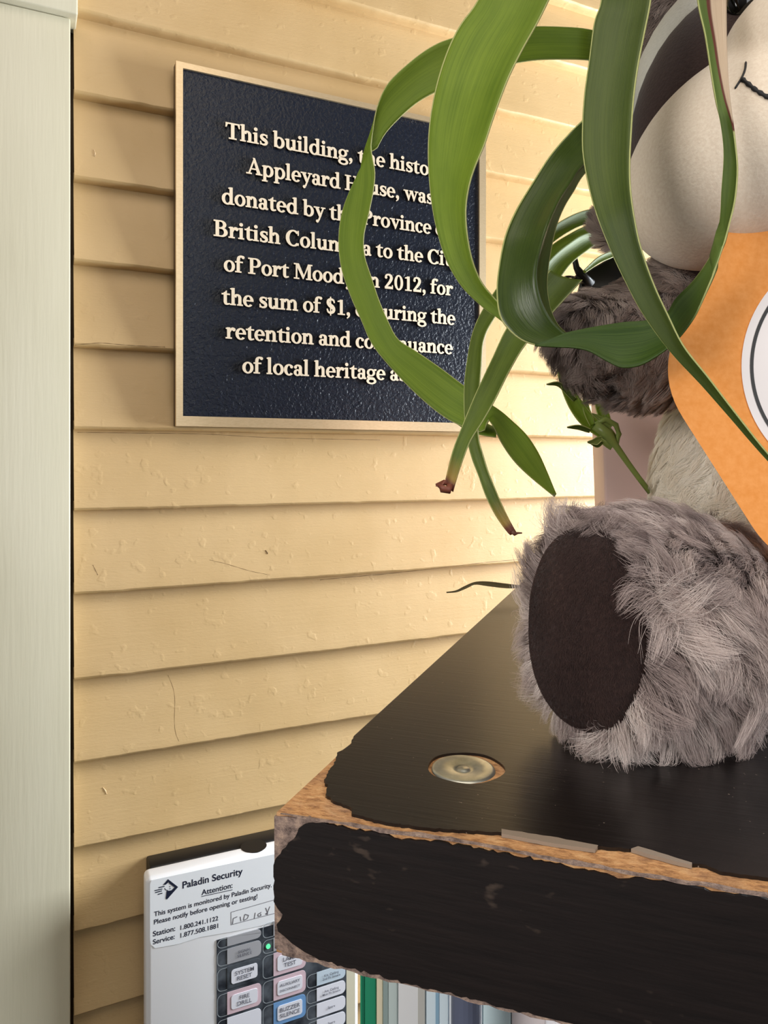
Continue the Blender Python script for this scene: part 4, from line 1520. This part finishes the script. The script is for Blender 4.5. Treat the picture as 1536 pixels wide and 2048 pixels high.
# F: narrow strap crossing behind it
leaf([E([(1050, 500), (1005, 560), (966, 618), (945, 665), (934, 720), (928, 775), (929, 835), (936, 888), (945, 921), (957, 952), (971, 991), (990, 1029), (1011, 1059), (1021, 1070)], [(0, .41), (.4, .385), (1, .36)]),
      E([(1075, 515), (1030, 580), (988, 637), (967, 680), (962, 735), (958, 790), (955, 840), (958, 880), (966, 909), (976, 942), (990, 977), (1004, 1010), (1020, 1043), (1032, 1064)], [(0, .41), (.4, .38), (1, .36)])], M['leaf'], n=80, bulge=0.2)
tip = MB()
tube(tip, [P(1024, 1062, .36) - pot_c, P(1030, 1068, .36) - pot_c, P(1036, 1066, .36) - pot_c, P(1044, 1066, .36) - pot_c], [0.0012, 0.0010, 0.0005, 0.0003], 8)
tip.build('curled_tip', mat('dark_tip', lin(96, 56, 40), 0.6), plant, smooth=True)
# E: glossy dark loop with the curled flange
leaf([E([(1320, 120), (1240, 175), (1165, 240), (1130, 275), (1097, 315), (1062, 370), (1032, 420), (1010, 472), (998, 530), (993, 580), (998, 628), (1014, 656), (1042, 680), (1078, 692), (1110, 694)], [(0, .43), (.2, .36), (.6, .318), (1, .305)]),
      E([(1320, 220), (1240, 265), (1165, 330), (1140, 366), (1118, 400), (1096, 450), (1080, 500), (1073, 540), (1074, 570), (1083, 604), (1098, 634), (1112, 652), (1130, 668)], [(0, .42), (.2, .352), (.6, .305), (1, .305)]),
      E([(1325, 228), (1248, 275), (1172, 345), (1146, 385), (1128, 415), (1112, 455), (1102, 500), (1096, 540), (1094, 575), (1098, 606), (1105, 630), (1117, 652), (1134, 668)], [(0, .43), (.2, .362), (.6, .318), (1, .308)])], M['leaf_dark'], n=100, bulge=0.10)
# H + G: half-dried blade that drops past the muzzle and swings left under the arm
leaf([E([(1380, -220), (1388, -90), (1395, 0), (1410, 70), (1421, 140), (1431, 200), (1442, 255), (1447, 310), (1443, 380), (1440, 440), (1427, 500), (1392, 555), (1352, 597), (1333, 626), (1297, 640), (1250, 644), (1209, 650), (1165, 658), (1130, 666), (1100, 678), (1070, 688)], [(0, .36), (.2, .30), (.35, .285), (.6, .288), (.75, .296), (1, .304)]),
      E([(1450, -220), (1452, -90), (1453, 0), (1454, 80), (1458, 170), (1465, 240), (1471, 290), (1475, 340), (1470, 400), (1458, 450), (1444, 500), (1428, 545), (1407, 595), (1387, 637), (1352, 682), (1314, 712), (1279, 731), (1244, 735), (1216, 723), (1180, 703), (1150, 696), (1110, 694), (1070, 692)], [(0, .36), (.2, .30), (.35, .282), (.6, .280), (.75, .284), (1, .304)])], M['leaf_dry'], n=120, bulge=0.12)
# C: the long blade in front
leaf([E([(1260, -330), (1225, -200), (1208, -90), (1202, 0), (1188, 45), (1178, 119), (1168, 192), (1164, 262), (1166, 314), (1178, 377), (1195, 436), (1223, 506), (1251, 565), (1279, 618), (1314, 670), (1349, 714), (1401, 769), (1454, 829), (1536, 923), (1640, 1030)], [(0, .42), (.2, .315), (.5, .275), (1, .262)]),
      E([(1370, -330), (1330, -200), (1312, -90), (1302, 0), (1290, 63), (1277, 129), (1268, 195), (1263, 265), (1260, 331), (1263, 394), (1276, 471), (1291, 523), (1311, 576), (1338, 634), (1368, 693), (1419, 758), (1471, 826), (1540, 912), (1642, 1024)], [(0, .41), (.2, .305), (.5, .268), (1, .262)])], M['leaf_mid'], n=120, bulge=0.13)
# K: three arching blades far behind
leaf([E([(1320, 420), (1250, 414), (1185, 418), (1150, 428), (1115, 447), (1085, 472), (1055, 510)], [(0, .53), (1, .44)]), E([(1320, 440), (1250, 436), (1180, 446), (1140, 462), (1104, 487), (1080, 515), (1062, 545)], [(0, .53), (1, .44)])], M['leaf_plain'], n=50, bulge=0.15)
leaf([E([(1330, 440), (1250, 436), (1178, 450), (1135, 470), (1098, 495), (1070, 530), (1050, 575)], [(0, .52), (1, .43)]), E([(1330, 470), (1260, 462), (1178, 466), (1135, 488), (1098, 520), (1075, 555), (1058, 600)], [(0, .52), (1, .42)]), E([(1330, 485), (1270, 475), (1210, 481), (1170, 505), (1140, 530), (1115, 566), (1098, 600)], [(0, .53), (1, .43)])], M['leaf_plain'], n=50, bulge=0.12)
leaf([E([(1300, 478), (1260, 485), (1225, 500), (1195, 515), (1167, 541)], [(0, .50), (1, .44)]), E([(1300, 490), (1260, 500), (1225, 515), (1200, 526), (1170, 546)], [(0, .50), (1, .44)])], M['leaf_plain'], n=40, bulge=0.15)

# offshoot with its runner, hanging against the pot
off = MB()
YJ = 0.44


def q(x, y, Y=YJ): return P(x, y, Y) - pot_c


tube(off, [q(1300, 985), q(1277, 955), (q(1255, 925)), q(1232, 892), q(1215, 868), q(1190, 850)], [0.0016, 0.0016, 0.0017, 0.0020, 0.0034, 0.003], 10)
tube(off, [q(1230, 890), q(1238, 868), q(1232, 850), q(1210, 838), q(1190, 848)], [0.0022, 0.0016, 0.0017, 0.0019, 0.001], 8)
runner = off.build('runner', M['leaf_shoot'], plant, smooth=True)


def blade(pts, w, m=M['leaf_shoot'], Y=YJ):
    c = catmull(pts, 14)
    L_, R_ = [], []
    for i in range(14):
        d = c[min(i + 1, 13)] - c[max(i - 1, 0)]
        d = d / (np.linalg.norm(d) + 1e-9)
        ww = w * (0.15 + math.sin(math.pi * min(1, 0.25 + 0.75 * i / 13)) ** 0.8) * 0.5
        L_.append((c[i][0] - d[1] * ww, c[i][1] + d[0] * ww, Y)); R_.append((c[i][0] + d[1] * ww, c[i][1] - d[0] * ww, Y + 0.001))
    leaf([L_, R_], m, n=30, bulge=0.2, cols=5, name='leaflet', parent=runner)


blade([(1222, 875), (1180, 845), (1155, 815), (1135, 775), (1122, 735), (1118, 700)], 26, M['leaf_plain'])
blade([(1185, 850), (1172, 815), (1170, 780)], 12, M['leaf_plain'])
blade([(1215, 850), (1202, 815), (1192, 780)], 20, M['leaf_plain'])
blade([(1150, 800), (1120, 770), (1093, 769 - 0)], 10, M['leaf_mid'])
blade([(1180, 862), (1158, 855), (1134, 855)], 9, M['leaf_mid'])
blade([(1225, 895), (1205, 880), (1188, 884), (1175, 885)], 14)
blade([(1230, 880), (1212, 858), (1198, 862)], 14)
blade([(1205, 884), (1195, 892), (1182, 888)], 6, M['leaf_mid'])
blade([(1225, 850), (1200, 838), (1183, 828)], 12)

# dried curl lying at the back edge of the shelf
dl = empty('dried_leaf', P(1040, 1174, 0.60), 0, 'thin dried olive brown leaf curl sticking out past the shelf edge', 'leaf')
base = P(1040, 1174, 0.60)
leaf([E([(1120, 1178), (1046, 1171), (1010, 1167), (975, 1163), (950, 1164), (930, 1172), (912, 1181), (893, 1184)], [(0, .60), (1, .60)]), E([(1120, 1184), (1046, 1177), (1010, 1176), (975, 1172), (950, 1169), (934, 1176), (914, 1184), (893, 1186)], [(0, .598), (1, .60)])], M['dead_leaf'], n=40, bulge=0.2, cols=5, name='blade', parent=dl, base=base)

# small marks on the painted siding and a speck on the shelf
bpy.context.view_layer.update()
wall_o = bpy.data.objects['wall_back']


def mark(name, pts, rad, m, n=16):
    q_ = catmull(pts, n)
    w = [on_surface(wall_o, x, y, rad * 0.2) for x, y in q_]
    w = [x for x in w if x is not None]
    if len(w) < 3: return
    mb = MB()
    inv = wall_o.matrix_world.inverted()
    rr = [rad * (0.35 + 0.65 * abs(math.sin(2.1 * i + 1))) for i in range(len(w))]
    tube(mb, [inv @ x for x in w], rr, 6)
    mb.build(name, m, wall_o, smooth=True)


M['crack'] = mat('old_paint_crack', lin(120, 92, 58), 0.7)
M['ridge'] = mat('paint_ridge', lin(222, 192, 148), 0.4)
mark('paint_scratch', [(419, 1120), (450, 1127), (480, 1136), (505, 1143), (540, 1150)], 0.0002, M['crack'])
mark('paint_nick', [(531, 1101), (534, 1104), (535, 1108)], 0.0007, M['crack'], 4)
mark('paint_crack', [(336, 1350), (346, 1375), (350, 1400), (349, 1440), (352, 1468), (362, 1490)], 0.00014, M['crack'])
mark('paint_crack', [(186, 1130), (191, 1140), (196, 1150)], 0.00025, M['crack'], 6)
mark('paint_drip', [(188, 300), (190, 307), (189, 313)], 0.0008, M['ridge'], 6)
mark('paint_drip', [(206, 1575), (211, 1582), (213, 1588)], 0.0007, M['ridge'], 6)
mark('paint_crack', [(720, 1178), (640, 1160), (700, 1154), (760, 1149), (860, 1138), (960, 1126), (1050, 1118)][1:], 0.0003, M['crack'], 40)
mark('paint_crack', [(150, 690), (200, 686), (250, 690), (330, 694)], 0.0003, M['crack'], 24)
mark('paint_crack', [(155, 865), (250, 866), (400, 868), (560, 876), (760, 880)], 0.00025, M['crack'], 40)
